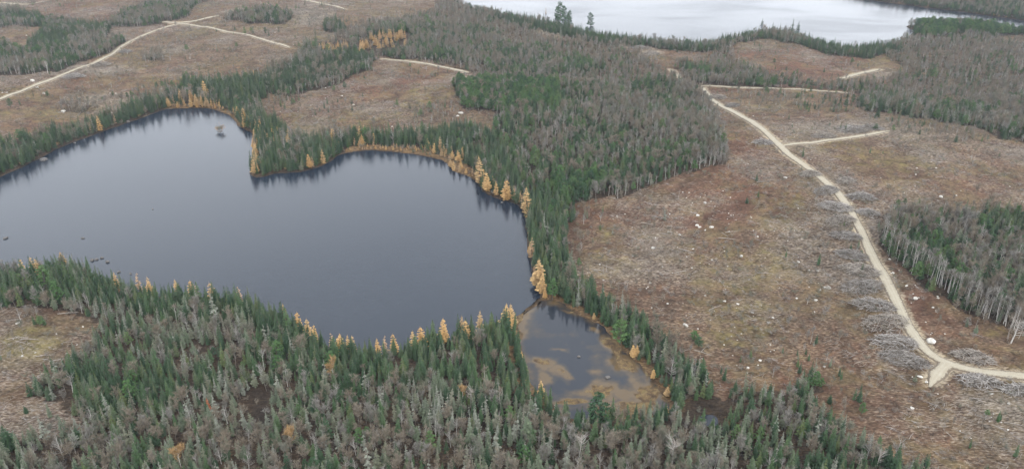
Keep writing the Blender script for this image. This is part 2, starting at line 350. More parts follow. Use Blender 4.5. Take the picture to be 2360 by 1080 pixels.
def watermat(name, base, rough, bstr, ripple=(1.1, 2.6, 1), bed=None):
    m, n, b = mat(name)
    b.inputs['Specular IOR Level'].default_value = .5; b.inputs['IOR'].default_value = 1.333
    co = objco(n, ripple, R_(8))
    r1 = noise(n, .9, 3, co, .3); r2 = noise(n, .012, 3, objco(n, (1, 1.6, 1)), .5)
    rr = n.nodes.new('ShaderNodeMapRange'); rr.inputs[1].default_value = .35; rr.inputs[2].default_value = .65
    rr.inputs[3].default_value = rough*.6; rr.inputs[4].default_value = rough*1.45
    n.links.new(r2, rr.inputs[0]); n.links.new(rr.outputs[0], b.inputs['Roughness'])
    if bstr: bump(n, b, r1, bstr, .12)
    if bed:
        f = noise(n, .09, 5, objco(n, (1, 1, 1)), 1.2); g = noise(n, .7, 4, objco(n, (1, 1, 1)), .6)
        s = mth(n, 'ADD', mth(n, 'MULTIPLY', f, .75), mth(n, 'MULTIPLY', g, .25))
        wa = n.nodes.new('ShaderNodeAttribute'); wa.attribute_name = 'weed'
        s = mth(n, 'ADD', wa.outputs['Fac'], mth(n, 'MULTIPLY', mth(n, 'SUBTRACT', s, .5), .9))
        n.links.new(ramp(n, s, [(.12, bed[0]), (.36, bed[1]), (.62, bed[2])]), b.inputs['Base Color'])
    else: b.inputs['Base Color'].default_value = (*base, 1)
    return m
M['lake'] = watermat('lake_water', (.015,.022,.033), .115, .25)
M['far_lake'] = watermat('far_lake_water', (.014,.018,.026), .16, .2)
M['pond'] = watermat('pond_water', (.03,.02,.015), .03, 0.0, bed=((.020,.024,.032), (.042,.036,.031), (.105,.072,.038)))
m_, n_, b_ = mat('marsh_sedge')
f = noise(n_, .5, 5, objco(n_), .6); g = noise(n_, 3.5, 4, objco(n_))
c = ramp(n_, f, [(.3, (.065,.042,.026)), (.48, (.125,.083,.042)), (.58, (.19,.13,.060)), (.72, (.14,.125,.058))])
n_.links.new(mix(n_, .7, c, ramp(n_, g, [(.3, (.45,)*3), (.7, (1.3,)*3)]), 'MULTIPLY'), b_.inputs['Base Color'])
bump(n_, b_, g, 1, .3); M['sedge'] = m_

# ------------------------------------------------------------------ object helpers
def link(name, me, parent=None, loc=(0,0,0)):
    o = bpy.data.objects.new(name, me); COL.objects.link(o); o.location = loc
    if parent: o.parent = parent
    return o
def tag(o, label=None, cat=None, group=None, kind=None):
    if label: o['label'] = label
    if cat: o['category'] = cat
    if group: o['group'] = group
    if kind: o['kind'] = kind
    return o
class MB:
    def __init__(s): s.v = []; s.f = []; s.m = []
    def tri(s, a, b, c, m=0):
        k = len(s.v); s.v += [a, b, c]; s.f.append((k, k+1, k+2)); s.m.append(m)
    def quad(s, a, b, c, d, m=0):
        k = len(s.v); s.v += [a, b, c, d]; s.f.append((k, k+1, k+2, k+3)); s.m.append(m)
    def limb(s, pts, rad, n=5, m=0):
        k0 = len(s.v); P = [Vector(p) for p in pts]
        for i, p in enumerate(P):
            d = (P[min(i+1, len(P)-1)]-P[max(i-1, 0)]).normalized()
            a = d.cross(Vector((0, 0, 1)) if abs(d.z) < .9 else Vector((1, 0, 0))).normalized(); b = d.cross(a)
            for j in range(n):
                t = 2*math.pi*j/n; s.v.append(tuple(p+(a*math.cos(t)+b*math.sin(t))*rad[i]))
        for i in range(len(P)-1):
            for j in range(n):
                q = (j+1) % n; s.f.append((k0+i*n+j, k0+i*n+q, k0+(i+1)*n+q, k0+(i+1)*n+j)); s.m.append(m)
        s.f.append(tuple(k0+(len(P)-1)*n+j for j in range(n))); s.m.append(m)
    def mesh(s, name, mats):
        me = bpy.data.meshes.new(name); me.from_pydata(s.v, [], s.f)
        for x in mats: me.materials.append(x)
        me.polygons.foreach_set('material_index', s.m); me.update(); return me

# ------------------------------------------------------------------ tree shapes
def conifer(seed, h, r, tiers, droop, dens, base=.08, power=.85, needle=None, gap=0.0, lean=.0):
    g = random.Random(seed); tr = MB(); cr = MB()
    lx, ly = g.uniform(-lean, lean)*h, g.uniform(-lean, lean)*h
    def ax(z): t = z/h; return Vector((lx*t*t, ly*t*t, z))
    tr.limb([ax(-.5), ax(h*.3), ax(h*.65), ax(h*.97)], [.021*h, .015*h, .009*h, .002*h], 6)
    side = [g.uniform(.78, 1.18) for _ in range(7)]
    for i in range(tiers):
        t = (i+g.uniform(-.3, .3))/tiers; t = min(max(t, 0), .99)
        z = h*(base+(.97-base)*t); Rr = r*((1-t)**power)*g.uniform(.82, 1.15)+.10
        if t < .12: Rr *= .75
        n = max(4, int(dens*(.35+.65*(1-t)))); a0 = g.random()*6.28
        for k in range(n):
            if g.random() < gap: continue
            a = a0+6.283*(k+g.uniform(-.35, .35))/n
            L = Rr*side[int(a/6.283*7) % 7]*g.uniform(.72, 1.15)
            ca, sa = math.cos(a), math.sin(a); dz = -droop*L*g.uniform(.6, 1.3)
            c0 = ax(z+g.uniform(-.1, .1))
            def P(f, s, e):   # along, sideways, extra z
                return tuple(c0+Vector((ca*L*f-sa*s, sa*L*f+ca*s, dz*f*f+.10*L*f*(1-f)+e)))
            wd = L*.30+.10
            tip = P(1, 0, .05*L); b0 = P(.02, 0, 0); mid = P(.5, 0, .02)
            cr.tri(b0, P(.42, wd, -.12*wd-.05), P(.5, 0, .0)); cr.tri(b0, mid, P(.42, -wd, -.12*wd-.05))
            cr.tri(P(.3, 0, 0), P(.78, wd*.75, -.15*wd), tip); cr.tri(P(.3, 0, 0), tip, P(.78, -wd*.75, -.15*wd))
            cr.tri(P(.15, wd*.2, 0), P(.62, .0, -.35*wd-.12), tip)
    top = ax(h*.97)
    for k in range(3):
        a = k*2.1; cr.tri(tuple(ax(h)+Vector((0, 0, .25))), tuple(top+Vector((.10*math.cos(a), .10*math.sin(a), -.55))), tuple(top+Vector((.10*math.cos(a+1.6), .10*math.sin(a+1.6), -.55))))
    return tr, cr
def hardwood(seed, h, rad, ntw, low=.35, tw=.05, wid=1.0, limbs=9, rise=(.35, 1.3)):
    g = random.Random(seed); tr = MB(); cr = MB(); ends = []
    bx, by = g.uniform(-.05, .05)*h, g.uniform(-.05, .05)*h
    def ax(z): t = z/h; return Vector((bx*math.sin(t*2.2), by*math.sin(t*2.6), z))
    tr.limb([ax(-.4), ax(h*.35), ax(h*.65), ax(h*.95)], [.014*h*wid, .010*h*wid, .006*h*wid, .002*h], 5)
    for k in range(limbs):
        z = h*g.uniform(low, .8); a = g.random()*6.28; L = rad*g.uniform(.6, 1.1)*(1.15-.5*z/h)
        s = ax(z); up = g.uniform(*rise)
        p1 = s+Vector((math.cos(a)*L*.5, math.sin(a)*L*.5, L*up*.6)); p2 = s+Vector((math.cos(a+.3)*L, math.sin(a+.3)*L, L*up*1.3))
        tr.limb([s, p1, p2], [.005*h*wid, .0035*h*wid, .0012*h], 3); ends += [(s, p1), (p1, p2), (p1, p2)]
    ends += [(ax(h*.6), ax(h*.97))]*3
    for k in range(ntw):
        a_, b_ = g.choice(ends); p = a_.lerp(b_, g.uniform(.15, 1.0))
        a = g.random()*6.28; l = g.uniform(.5, 1.35)*rad/1.8
        d = Vector((math.cos(a)*g.uniform(.3, 1), math.sin(a)*g.uniform(.3, 1), g.uniform(.15, 1.3))).normalized()*l
        q = d.cross(Vector((g.uniform(-1, 1), g.uniform(-1, 1), g.uniform(-1, 1)))).normalized()*tw
        m = p+d*.5+q*g.uniform(-2, 2)
        cr.quad(tuple(p-q*.5), tuple(p+q*.5), tuple(m+q*.5), tuple(m-q*.5)); cr.tri(tuple(m-q*.5), tuple(m+q*.5), tuple(p+d))
        for s in (-1, 1):
            e = m+d*.35+q*s*g.uniform(3, 8); cr.tri(tuple(m-q*.3), tuple(m+q*.4), tuple(e))
    return tr, cr
def pine_tree(seed, h, rad, cl=34, low=.25):
    g = random.Random(seed); tr = MB(); cr = MB()
    tr.limb([(0,0,-.5), (.1,0,h*.35), (0,.1,h*.7), (0,0,h*.96)], [.022*h, .016*h, .010*h, .003*h], 6)
    for k in range(cl):
        t = (k+g.random())/cl; z = h*(low+(.98-low)*t); a = k*2.4+g.uniform(-.4, .4)
        R = rad*(1-.75*t**1.6)*g.uniform(.45, 1.1)*(.7+.3*min(1, t*4))
        c = Vector((math.cos(a)*R, math.sin(a)*R, z+R*.12))
        tr.limb([(0, 0, z-.2), tuple(c*.6+Vector((0, 0, z*.4-.05))), tuple(c)], [.006*h, .004*h, .002*h], 3)
        s = rad*g.uniform(.28, .48)*(1-.35*t)
        for j in range(34):
            d = Vector((g.gauss(0, 1), g.gauss(0, 1), g.gauss(.15, .6))).normalized()
            p = c+Vector((d.x*s, d.y*s, d.z*s*.5))*g.uniform(.2, 1); q = Vector((g.gauss(0, 1), g.gauss(0, 1), g.gauss(0, .5))).normalized()*s*.34
            r = d.cross(q).normalized()*s*.20
            cr.tri(tuple(p+q), tuple(p-q*.4+r), tuple(p-q*.4-r)); 
            if j % 2: cr.tri(tuple(p-q), tuple(p+q*.3+r*1.2+Vector((0,0,.06))), tuple(p+q*.3-r))
    return tr, cr
KINDS = {}   # kind -> list of variants: (look word, trunk mesh, crown mesh, joined mesh, height)
def addkind(kind, look, pair, bark, leaf, h):
    tr, cr = pair
    tm = tr.mesh(kind+'_trunk', [M[bark]]); cm = cr.mesh(kind+'_crown', [M[leaf]])
    j = MB(); j.v = tr.v+cr.v; k = len(tr.v); j.f = tr.f+[tuple(i+k for i in f) for f in cr.f]; j.m = [0]*len(tr.f)+[1]*len(cr.f)
    jm = j.mesh(kind+'_tree', [M[bark], M[leaf]])
    KINDS.setdefault(kind, []).append((look, tm, cm, jm, h))
for s, (look, leaf, r, h) in enumerate([('stout dark green', 'spruce_dark', 2.1, 8.6), ('thin topped green', 'spruce_mid', 1.45, 11), ('slender dark green', 'spruce_dark', 1.35, 10), ('broad dark green', 'spruce_dark', 1.9, 10), ('mid green', 'spruce_mid', 1.6, 10), ('narrow mid green', 'spruce_mid', 1.25, 10), ('yellowish green', 'spruce_olive', 1.5, 10), ('ragged dark green', 'spruce_dark', 1.6, 10)]):
    addkind('spruce_tree', look, conifer(100+s, h, r, 15+s%3*2, .28+.03*(s%4), 9, gap=.05 if s < 7 else .25, lean=.03, power=.7+.08*(s%4)), 'bark', leaf, h)
for s, (look, leaf, r, gap) in enumerate([('lichen grey', 'fir_grey', 1.35, .18), ('sage grey', 'fir_sage', 1.55, .1), ('pale silvery', 'fir_pale', 1.3, .25), ('broad lichen grey', 'fir_grey', 1.75, .22), ('slim sage grey', 'fir_sage', 1.2, .15), ('thin ragged grey', 'fir_grey', 1.1, .35), ('bushy sage grey', 'fir_sage', 2.0, .12), ('half bare pale', 'fir_pale', 1.6, .5)]):
    addkind('fir_tree', look, conifer(200+s, 9+s%3, r, 14+s%3*2, .2+.04*(s%4), 8, gap=gap, lean=.045, power=.65+.1*(s%4)), 'bark_grey', leaf, 10)
for s, (look, leaf, bark, rad, n) in enumerate([('bare grey twigged', 'twig_grey', 'bark_grey', 2.2, 520), ('bare reddish brown', 'twig_brown', 'bark_grey', 2.3, 560), ('bare brown bushy', 'twig_brown', 'bark_grey', 2.7, 680), ('bare olive tinted', 'twig_olive', 'bark_grey', 2.1, 500), ('bare pale branched', 'twig_grey', 'bark_white', 2.3, 260), ('bare slim brown', 'twig_brown', 'bark_grey', 1.7, 380)]):
    addkind('bare_hardwood', look, hardwood(300+s, 9, rad, n, low=.25, wid=1.3 if s == 4 else .85, limbs=13), bark, leaf, 9)
for s in range(4):
    addkind('edge_birch', 'white', hardwood(450+s, 10, 1.2, 150, low=.62, wid=1.0, limbs=9), 'bark_white', 'twig_grey', 10)
    addkind('birch_tree', ['white stemmed', 'thin white', 'crooked white', 'straight white'][s], hardwood(400+s, 10, 1.5, 260, low=.5, wid=.8, limbs=11), 'bark_white', 'twig_grey' if s % 2 else 'twig_brown', 10)
for s, (look, leaf) in enumerate([('bushy green', 'pine'), ('deep green', 'pine_blue'), ('light green', 'pine')]):
    addkind('pine_tree', look, pine_tree(500+s, 9, 2.3), 'bark', leaf, 9)
for s, (look, leaf, r) in enumerate([('golden', 'larch', 1.7), ('slender golden', 'larch', 1.3), ('broad golden', 'larch', 2.2), ('pale thin', 'larch_pale', 1.4)]):
    addkind('larch_tree', look, conifer(600+s, 9, r, 18, .10, 10, gap=.22 if s < 3 else .45, lean=.04, power=.5+.12*(s%3)), 'bark', leaf, 9)
for s in range(3):   # bleached snags
    addkind('dead_snag', ['leaning', 'upright', 'forked'][s], hardwood(700+s, 7, 1.1, 22, low=.45, wid=.9, limbs=7), 'dead_wood', 'twig_grey', 7)
addkind('shrub', 'brushy', hardwood(800, 2.0, 1.5, 130, low=.05, tw=.035, limbs=12), 'bark_grey', 'twig_grey', 2)
addkind('shrub', 'brown brushy', hardwood(801, 1.8, 1.6, 130, low=.05, tw=.035, limbs=12), 'bark_grey', 'twig_brown', 2)
addkind('shrub', 'gold brushy', hardwood(802, 1.5, 1.5, 130, low=.05, tw=.04, limbs=12), 'bark_grey', 'twig_gold', 2)
addkind('shrub', 'olive brushy', hardwood(803, 1.6, 1.6, 160, low=.05, tw=.04, limbs=12), 'bark_grey', 'twig_olive', 2)

# ------------------------------------------------------------------ roads (centre lines, traced then laid on the ground)
ROADS = [
 (3.3, [(2700,890),(2500,880),(2360,866),(2290,860),(2220,848),(2170,832),(2128,802),(2094,755),(2070,700),(2040,640),(2010,590),(1985,530),(1950,465),(1910,425),(1870,392),(1825,362),(1797,335),(1760,300),(1700,262),(1650,238),(1628,215),(1615,198)]),
 (2.3, [(1797,338),(1825,332),(1860,330),(1920,322),(1990,312),(2050,302)]),
 (3.4, [(2185,836),(2158,862),(2142,892)]),
 (2.3, [(-220,300),(-80,255),(0,228),(60,205),(120,182),(180,158),(240,138),(275,110),(320,85),(370,66),(410,54),(440,57),(500,68),(560,78),(620,95),(668,110)]),
 (3.2, [(375,50),(400,53),(430,52),(465,45),(505,36)]),
 (3.0, [(-100,58),(0,55),(50,50),(95,50)]), (4, [(660,-8),(700,0),(740,8),(770,14),(795,22)]),
 (2.8, [(882,136),(940,141),(1000,150),(1050,160),(1082,168)]),
 (3.4, [(1938,182),(1980,169),(2028,160)]), (2.0, [(1612,198),(1700,202),(1820,205),(1900,210),(1965,216)]),
 (3.0, [(1562,178),(1556,168),(1546,160)]), (3.4, [(0,6),(60,12),(110,2)])]
road_lines = []
for wd, pts in ROADS:
    u = np.array([p[0] for p in pts], float); v = np.array([p[1] for p in pts], float)
    x, y, z = ground_pt(u, v)
    P = chaikin(np.stack([x, y], 1), 2, False)
    L = np.r_[0, np.cumsum(np.hypot(*np.diff(P, axis=0).T))]; n = max(8, int(L[-1]/1.5))
    t = np.linspace(0, L[-1], n); P = np.stack([np.interp(t, L, P[:, 0]), np.interp(t, L, P[:, 1])], 1)
    road_lines.append((wd, P))
def road_dist(x, y, sub=None):
    best = np.full(np.shape(x), 1e9)
    for wd, P in road_lines:
        Q = P[::3]
        lo = Q.min(0)-14; hi = Q.max(0)+14
        m = (x > lo[0]) & (x < hi[0]) & (y > lo[1]) & (y < hi[1])
        if not m.any(): continue
        xx, yy = x[m], y[m]; b = best[m]
        for a_, b_ in zip(Q[:-1], Q[1:]):
            e = b_-a_; t = np.clip(((xx-a_[0])*e[0]+(yy-a_[1])*e[1])/(e@e+1e-9), 0, 1)
            b = np.minimum(b, np.hypot(xx-a_[0]-t*e[0], yy-a_[1]-t*e[1])-wd/2)
        best[m] = b
    return best
RDG = road_dist(GXX, GYY)

# ------------------------------------------------------------------ terrain sheet (reaches the horizon)
def axis(lo, hi, steps, far):
    a = []; x = lo
    for end, st in steps:
        while x < end: a.append(x); x += st
    s = steps[-1][1]; hi_ = []
    while x < far[1]: hi_.append(x); x += s; s *= 1.35
    lo_ = []; x = lo; s = steps[0][1]
    while x > far[0]: s *= 1.35; x -= s; lo_.append(x)
    return np.array(lo_[::-1]+a+hi_)
XS = axis(-580, 580, [(-300, 3), (300, 1.6), (580, 3)], (-3400, 3400)); YS = axis(90, 900, [(420, 1.6), (620, 2.2), (1000, 3.5)], (-3400, 3600))
XX, YY = np.meshgrid(XS, YS); ZZ = height(XX, YY)
rd = gsample(RDG, XX, YY)
far_out = (np.abs(XX) > 755) | (YY > 1395) | (YY < 42)
ZZ = np.where(far_out, np.maximum(ZZ, 1)+2, ZZ)
rise = np.clip((np.hypot(XX, YY)-1250)/1500, 0, 1); ZZ = ZZ+rise*45*(.4+fbm(XX, YY, 600, 77, 2))
ZZ = ZZ-.32*np.clip(.8-rd/1.0, 0, 1)*(rd < 50)
nx, ny = len(XS), len(YS)
verts = np.stack([XX, YY, ZZ], 2).reshape(-1, 3)
i = np.arange(nx*ny).reshape(ny, nx); faces = np.stack([i[:-1, :-1], i[:-1, 1:], i[1:, 1:], i[1:, :-1]], 2).reshape(-1, 4)
def npmesh(name, verts, faces, m, smooth=True):
    me = bpy.data.meshes.new(name); me.vertices.add(len(verts)); me.vertices.foreach_set('co', verts.astype(np.float32).ravel())
    k = faces.shape[1]; me.loops.add(faces.size); me.loops.foreach_set('vertex_index', faces.astype(np.int32).ravel())
    me.polygons.add(len(faces)); me.polygons.foreach_set('loop_start', np.arange(0, faces.size, k, dtype=np.int32))
    me.update(calc_edges=True); me.validate()
    me.polygons.foreach_set('use_smooth', np.full(len(me.polygons), smooth)); me.materials.append(m); return me
me = npmesh('ground', verts, faces, M['ground'])
zn, uu, vv, dd = zone_at(XX, YY, ZZ)
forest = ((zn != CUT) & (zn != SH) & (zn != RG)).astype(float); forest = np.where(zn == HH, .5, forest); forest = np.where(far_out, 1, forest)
sd2 = shore_d(XX, YY)
verge = np.clip(1-rd/3.0, 0, 1)*.95
for (a, b, r, k) in [(1265,72,45,.9),(1300,78,40,.8),(1500,122,50,.75),(1450,104,40,.6),(120,185,60,.35),(2165,848,44,1.0),(2060,640,35,.3),(760,30,30,.5),(640,98,30,.4),(1980,180,60,.4),(420,55,35,.7)]:
    verge = np.maximum(verge, k*np.exp(-(((uu-a)/r)**2+((vv-b)/(r*.25))**2)*1.2))
shore = np.clip(1-sd2/2.2, 0, 1)*.35+((zn == SH) & (sd2 < 16))*.95
pdist = sdf(XX, YY, [POND]); shore = np.where((pdist < 6) & (sd2 > -3), np.maximum(shore, np.clip(1.1-pdist/6, 0, 1)), shore)
moss_c = np.clip((fbm(XX, YY, 34, 67, 4)-.5)*3.2, 0, .6)
for (a, b, r, rv, k) in [(560,170,160,70,.25),(780,290,120,25,.5),(1000,268,60,14,.5),(60,790,110,70,.85),(230,170,60,14,.6),(650,215,80,12,.4),(2150,650,90,60,.45),(2300,770,90,40,.55),(2120,960,120,60,.5),(1900,800,80,80,.25),(2330,1000,50,60,.5),(1620,300,50,40,.2),(1560,750,80,40,.35),(1700,230,60,20,.4),(600,78,40,9,.5),(2100,430,120,30,.35)]:
    moss_c = np.maximum(moss_c, k*np.exp(-((uu-a)/r)**2-((vv-b)/rv)**2))
rusty = fbm(XX, YY, 60, 51, 3)*.6+.1
for (a, b, r, rv, k) in [(1720,380,80,60,.35),(1600,480,160,60,.3),(2100,680,120,90,.3),(1800,900,200,70,.3),(200,30,120,25,.6),(1800,130,200,60,.5),(900,190,160,20,.4),(100,940,140,40,.4),(640,200,100,14,.4)]:
    rusty = rusty+k*np.exp(-((uu-a)/r)**2-((vv-b)/rv)**2)
slash = np.clip((fbm(XX, YY, 26, 61, 3)-.28)*1.3, 0, 1)
for (a, b, r, rv, k) in [(1930,470,35,60,.4),(1990,640,38,90,.4),(2070,800,45,60,.4),(1960,300,110,18,.5),(250,160,120,25,.45),(700,240,90,30,.3),(2300,930,90,60,.3),(100,800,90,80,-.1),(1560,650,200,90,.0),(2200,330,200,50,.25),(700,40,80,20,.4)]:
    slash = slash+k*np.exp(-((uu-a)/r)**2-((vv-b)/rv)**2)
wet_dark = np.clip(1-(sd2+.4)/1.3, 0, 1)*(sd2 > -4)
for (a, b, r, rv) in [(1625,940,60,34),(600,950,28,50)]: wet_dark = np.maximum(wet_dark, .75*np.exp(-(((uu-a)/r)**2+((vv-b)/rv)**2)))  # dark spots round the pool and in the forest gap
def attr(me, name, ch):
    at = me.color_attributes.new(name, 'FLOAT_COLOR', 'POINT')
    d = np.stack([np.clip(c, 0, 1).ravel() for c in ch], 1).astype(np.float32); at.data.foreach_set('color', d.ravel())
attr(me, 'cover', [forest, verge, shore, moss_c]); attr(me, 'tone', [rusty, slash, wet_dark, np.ones_like(wet_dark)])
tag(link('ground', me), kind='structure')

# ------------------------------------------------------------------ water
def water(name, P, grow, m):
    c = P.mean(0); Q = np.roll(P, -1, 0)-np.roll(P, 1, 0); N = np.stack([Q[:, 1], -Q[:, 0]], 1); N /= np.linalg.norm(N, axis=1)[:, None]+1e-9
    area = .5*np.sum(P[:, 0]*np.roll(P[:, 1], -1)-np.roll(P[:, 0], -1)*P[:, 1])
    P2 = P+N*grow*(1 if area > 0 else -1)
    me = bpy.data.meshes.new(name); me.from_pydata([(a, b, 0) for a, b in P2], [], [tuple(range(len(P2))) if area > 0 else tuple(range(len(P2)))[::-1]])
    me.materials.append(m); return tag(link(name, me), kind='structure')
water('lake', LAKE, 1.6, M['lake']); water('pool', POOL, 1.6, M['far_lake']); water('far_lake', FAR, 3, M['far_lake'])

# ------------------------------------------------------------------ roads
for k, (wd, P) in enumerate(road_lines):
    T = np.gradient(P, axis=0); T /= np.linalg.norm(T, axis=1)[:, None]+1e-9; N = np.stack([-T[:, 1], T[:, 0]], 1)
    offs = np.array([-.62, -.5, -.3, -.14, 0, .14, .3, .5, .62]); lift = np.array([-.35, .05, .13, .14, .17, .14, .13, .05, -.35]); rut = np.array([0, .1, .9, .2, .7, .2, .9, .1, 0])
    rows = []
    s = np.arange(len(P))
    wl = wd*(1+.22*(vnoise(s*1.5, s*0, 14, 91+k)-.5)+.10*(vnoise(s*1.5, s*0, 4, 93+k)-.5))*(np.minimum(1, .35+np.minimum(s, len(P)-1-s)/8) if k not in (0,) else 1)
    if k == 2: wl = wl*np.interp(s, [0, len(P)*.3, len(P)-1], [2.3, 1.7, .5])*(1+.5*(vnoise(s*1.5, s*0, 3, 99)-.5))
    for o_, l_ in zip(offs, lift):
        q = P+N*(wl*o_)[:, None]; z = np.maximum.reduce([height(q[:, 0]+dx, q[:, 1]+dy) for dx, dy in ((0,0),(.6,0),(-.6,0),(0,.6),(0,-.6))])
        rows.append(np.stack([q[:, 0], q[:, 1], z+l_], 1))
    V = np.stack(rows, 1); nn = len(P); i = np.arange(nn*9).reshape(nn, 9)
    fc = np.stack([i[:-1, :-1], i[1:, :-1], i[1:, 1:], i[:-1, 1:]], 2).reshape(-1, 4)[:, ::-1]
    me = npmesh('road', V.reshape(-1, 3), fc, M['road'])
    a = me.attributes.new('edge', 'FLOAT', 'POINT'); a.data.foreach_set('value', np.tile([1, .8, .12, 0, 0, 0, .12, .8, 1], nn).astype(np.float32))
    a = me.attributes.new('rut', 'FLOAT', 'POINT'); a.data.foreach_set('value', np.tile(rut, nn).astype(np.float32))
    tag(link('road', me), kind='structure')

# ------------------------------------------------------------------ marsh in the pond
x0, y0 = POND.min(0)-4; x1, y1 = POND.max(0)+4
mxs = np.arange(x0, x1, .45); mys = np.arange(y0, y1, .45); MX, MY = np.meshgrid(mxs, mys)
u, v, _ = project(MX, MY, np.zeros_like(MX)); ds = sdf(MX, MY, [POND])
u = u+(fbm(MX, MY, 11, 171, 4)-.5)*110; v = v+(fbm(MX, MY, 9, 181, 4)-.5)*60
f = -.6*np.ones_like(MX)
for (a, b, r, rv, k) in [(1265,850,50,24,.75),(1300,862,45,18,.7),(1385,905,75,22,.95),(1350,925,45,22,.8),(1420,800,22,40,.95),(1405,830,30,22,.6),(1475,890,42,30,.8),(1500,925,45,20,.8),(1450,855,30,18,.55),(1240,885,22,25,.7),(1410,948,80,12,.9),(1300,805,18,6,.5),(1315,718,26,8,.7),(1385,762,22,12,.8),(1190,738,20,14,.9),(1420,930,60,16,.9),(1330,950,60,12,.8),(1440,780,14,30,.7),(1490,845,16,30,.9),(1425,815,40,22,.7),(1510,900,30,24,1),(1440,830,45,26,.95),(1480,880,45,30,1),(1330,930,60,18,1),(1460,935,80,20,1.1),(1380,945,60,18,1.1),(1470,905,50,20,.9),(1405,790,26,26,.9),(1395,770,20,20,.8)]:
    f = np.maximum(f, -.6+k*1.2*np.exp(-(((u-a)/r)**2+((v-b)/rv)**2)**1.1))
f = np.maximum(f, -.02-.35*np.abs(ds)/2.0)
f = f+(fbm(MX, MY, 6, 71, 4)-.5)*1.3-.10
wi = np.arange(MX.size).reshape(MX.shape); wf = np.stack([wi[:-1, :-1], wi[:-1, 1:], wi[1:, 1:], wi[1:, :-1]], 2).reshape(-1, 4)
kp = ds.ravel()[wf].min(1) < 1.6
vs = np.stack([MX, MY, MX*0], 2).reshape(-1, 3); used = np.zeros(len(vs), bool); used[wf[kp].ravel()] = 1; rm = np.cumsum(used)-1
pm_ = npmesh('pond', vs[used], rm[wf[kp]], M['pond'])
wd_ = np.clip(.60+f*.9+.25*(fbm(MX, MY, 14, 75, 3)-.5), 0, 1).ravel()[used]
at_ = pm_.attributes.new('weed', 'FLOAT', 'POINT'); at_.data.foreach_set('value', wd_.astype(np.float32))
tag(link('pond', pm_), kind='structure')
f = f-.12
ch = np.exp(-((v-(770+(u-1300)*.82))/14)**2)*(u > 1290)*(u < 1470); f = f-ch*.8
hz = np.clip(f*.35, -.3, .13)+(vnoise(MX, MY, .9, 73)-.5)*.08
i = np.arange(hz.size).reshape(hz.shape); fc = np.stack([i[:-1, :-1], i[:-1, 1:], i[1:, 1:], i[1:, :-1]], 2).reshape(-1, 4)
hz_f = hz.ravel(); keep = (hz_f[fc].max(1) > -.05) & (ds.ravel()[fc].max(1) < 2.5)
me = npmesh('marsh', np.stack([MX, MY, hz], 2).reshape(-1, 3), fc[keep], M['sedge'])
tag(link('marsh', me), 'orange brown sedge mats growing in the small pond', 'marsh', kind='stuff')

# ------------------------------------------------------------------ scatter
def jitter_grid(step, x0=-620, x1=620, y0=60, y1=930, seed=1):
    g = np.random.default_rng(seed)
    xs = np.arange(x0, x1, step); ys = np.arange(y0, y1, step); X, Y = np.meshgrid(xs, ys)
    X = X+g.uniform(-.48, .48, X.shape)*step; Y = Y+g.uniform(-.48, .48, Y.shape)*step
    X = X.ravel(); Y = Y.ravel(); Z = height(X, Y); z, u, v, d = zone_at(X, Y, Z)
    ok = (u > -200) & (u < 2560) & (v > -60) & (v < 1200) & (shore_d(X, Y) > .9) & (Z > .15)
    return X[ok], Y[ok], Z[ok], z[ok], u[ok], v[ok], g
X, Y, Z, zn, u, v, g = jitter_grid(1.8)
rdist = gsample(RDG, X, Y); sdd = shore_d(X, Y)
N = len(X); KN = ['spruce_tree', 'fir_tree', 'bare_hardwood', 'pine_tree', 'birch_tree', 'dead_snag']
#            dens  spruce fir  hard pine birch snag   size
MIX = {CUT: (.017, .17, .05, .46, .03, .04, .25, .46), RG: (.26, .18, .14, .60, .03, .02, .03, .50), SS: (.92, .82, .08, .07, .02, .005, .005, .86), SG: (.90, .42, .34, .21, .02, .01, .01, .76),
       GH: (.92, .24, .46, .28, .00, .01, .01, .73), HG: (.90, .17, .38, .42, .01, .015, .005, .73), HH: (.46, .15, .05, .74, .02, .04, .00, .60),
       HS: (.86, .45, .08, .34, .11, .02, .00, .74), PP: (.95, .25, .0, .04, .71, .0, .0, .85), NN: (.04, .2, .4, .4, 0, 0, 0, .6), BR: (.92, .54, .05, .22, .17, .02, .0, .80),
       SH: (.05, .5, .2, .3, 0, 0, 0, .4)}
dens = np.zeros(N); pr = np.zeros((N, 6)); size = np.ones(N)
for z_, row in MIX.items():
    m = zn == z_; dens[m] = row[0]; pr[m] = row[1:7]; size[m] = row[7]
size[(zn == SS) & (v < 140) & (u > 1080)] = .72
size[(zn == SS) & (u > 575) & (u < 780) & (v > 295) & (v < 420)] = .85
patch = fbm(X, Y, 22, 201, 2)   # patches of green among grey
gshift = np.clip((patch-.5)*5, -.9, 1.4)
pr[:, 0] *= np.clip(1+gshift, .08, 3); pr[:, 3] *= np.clip(1+gshift, .1, 3)
patch2 = fbm(X, Y, 16, 211, 2); pr[:, 2] *= np.clip(1+(patch2-.5)*3, .25, 2)
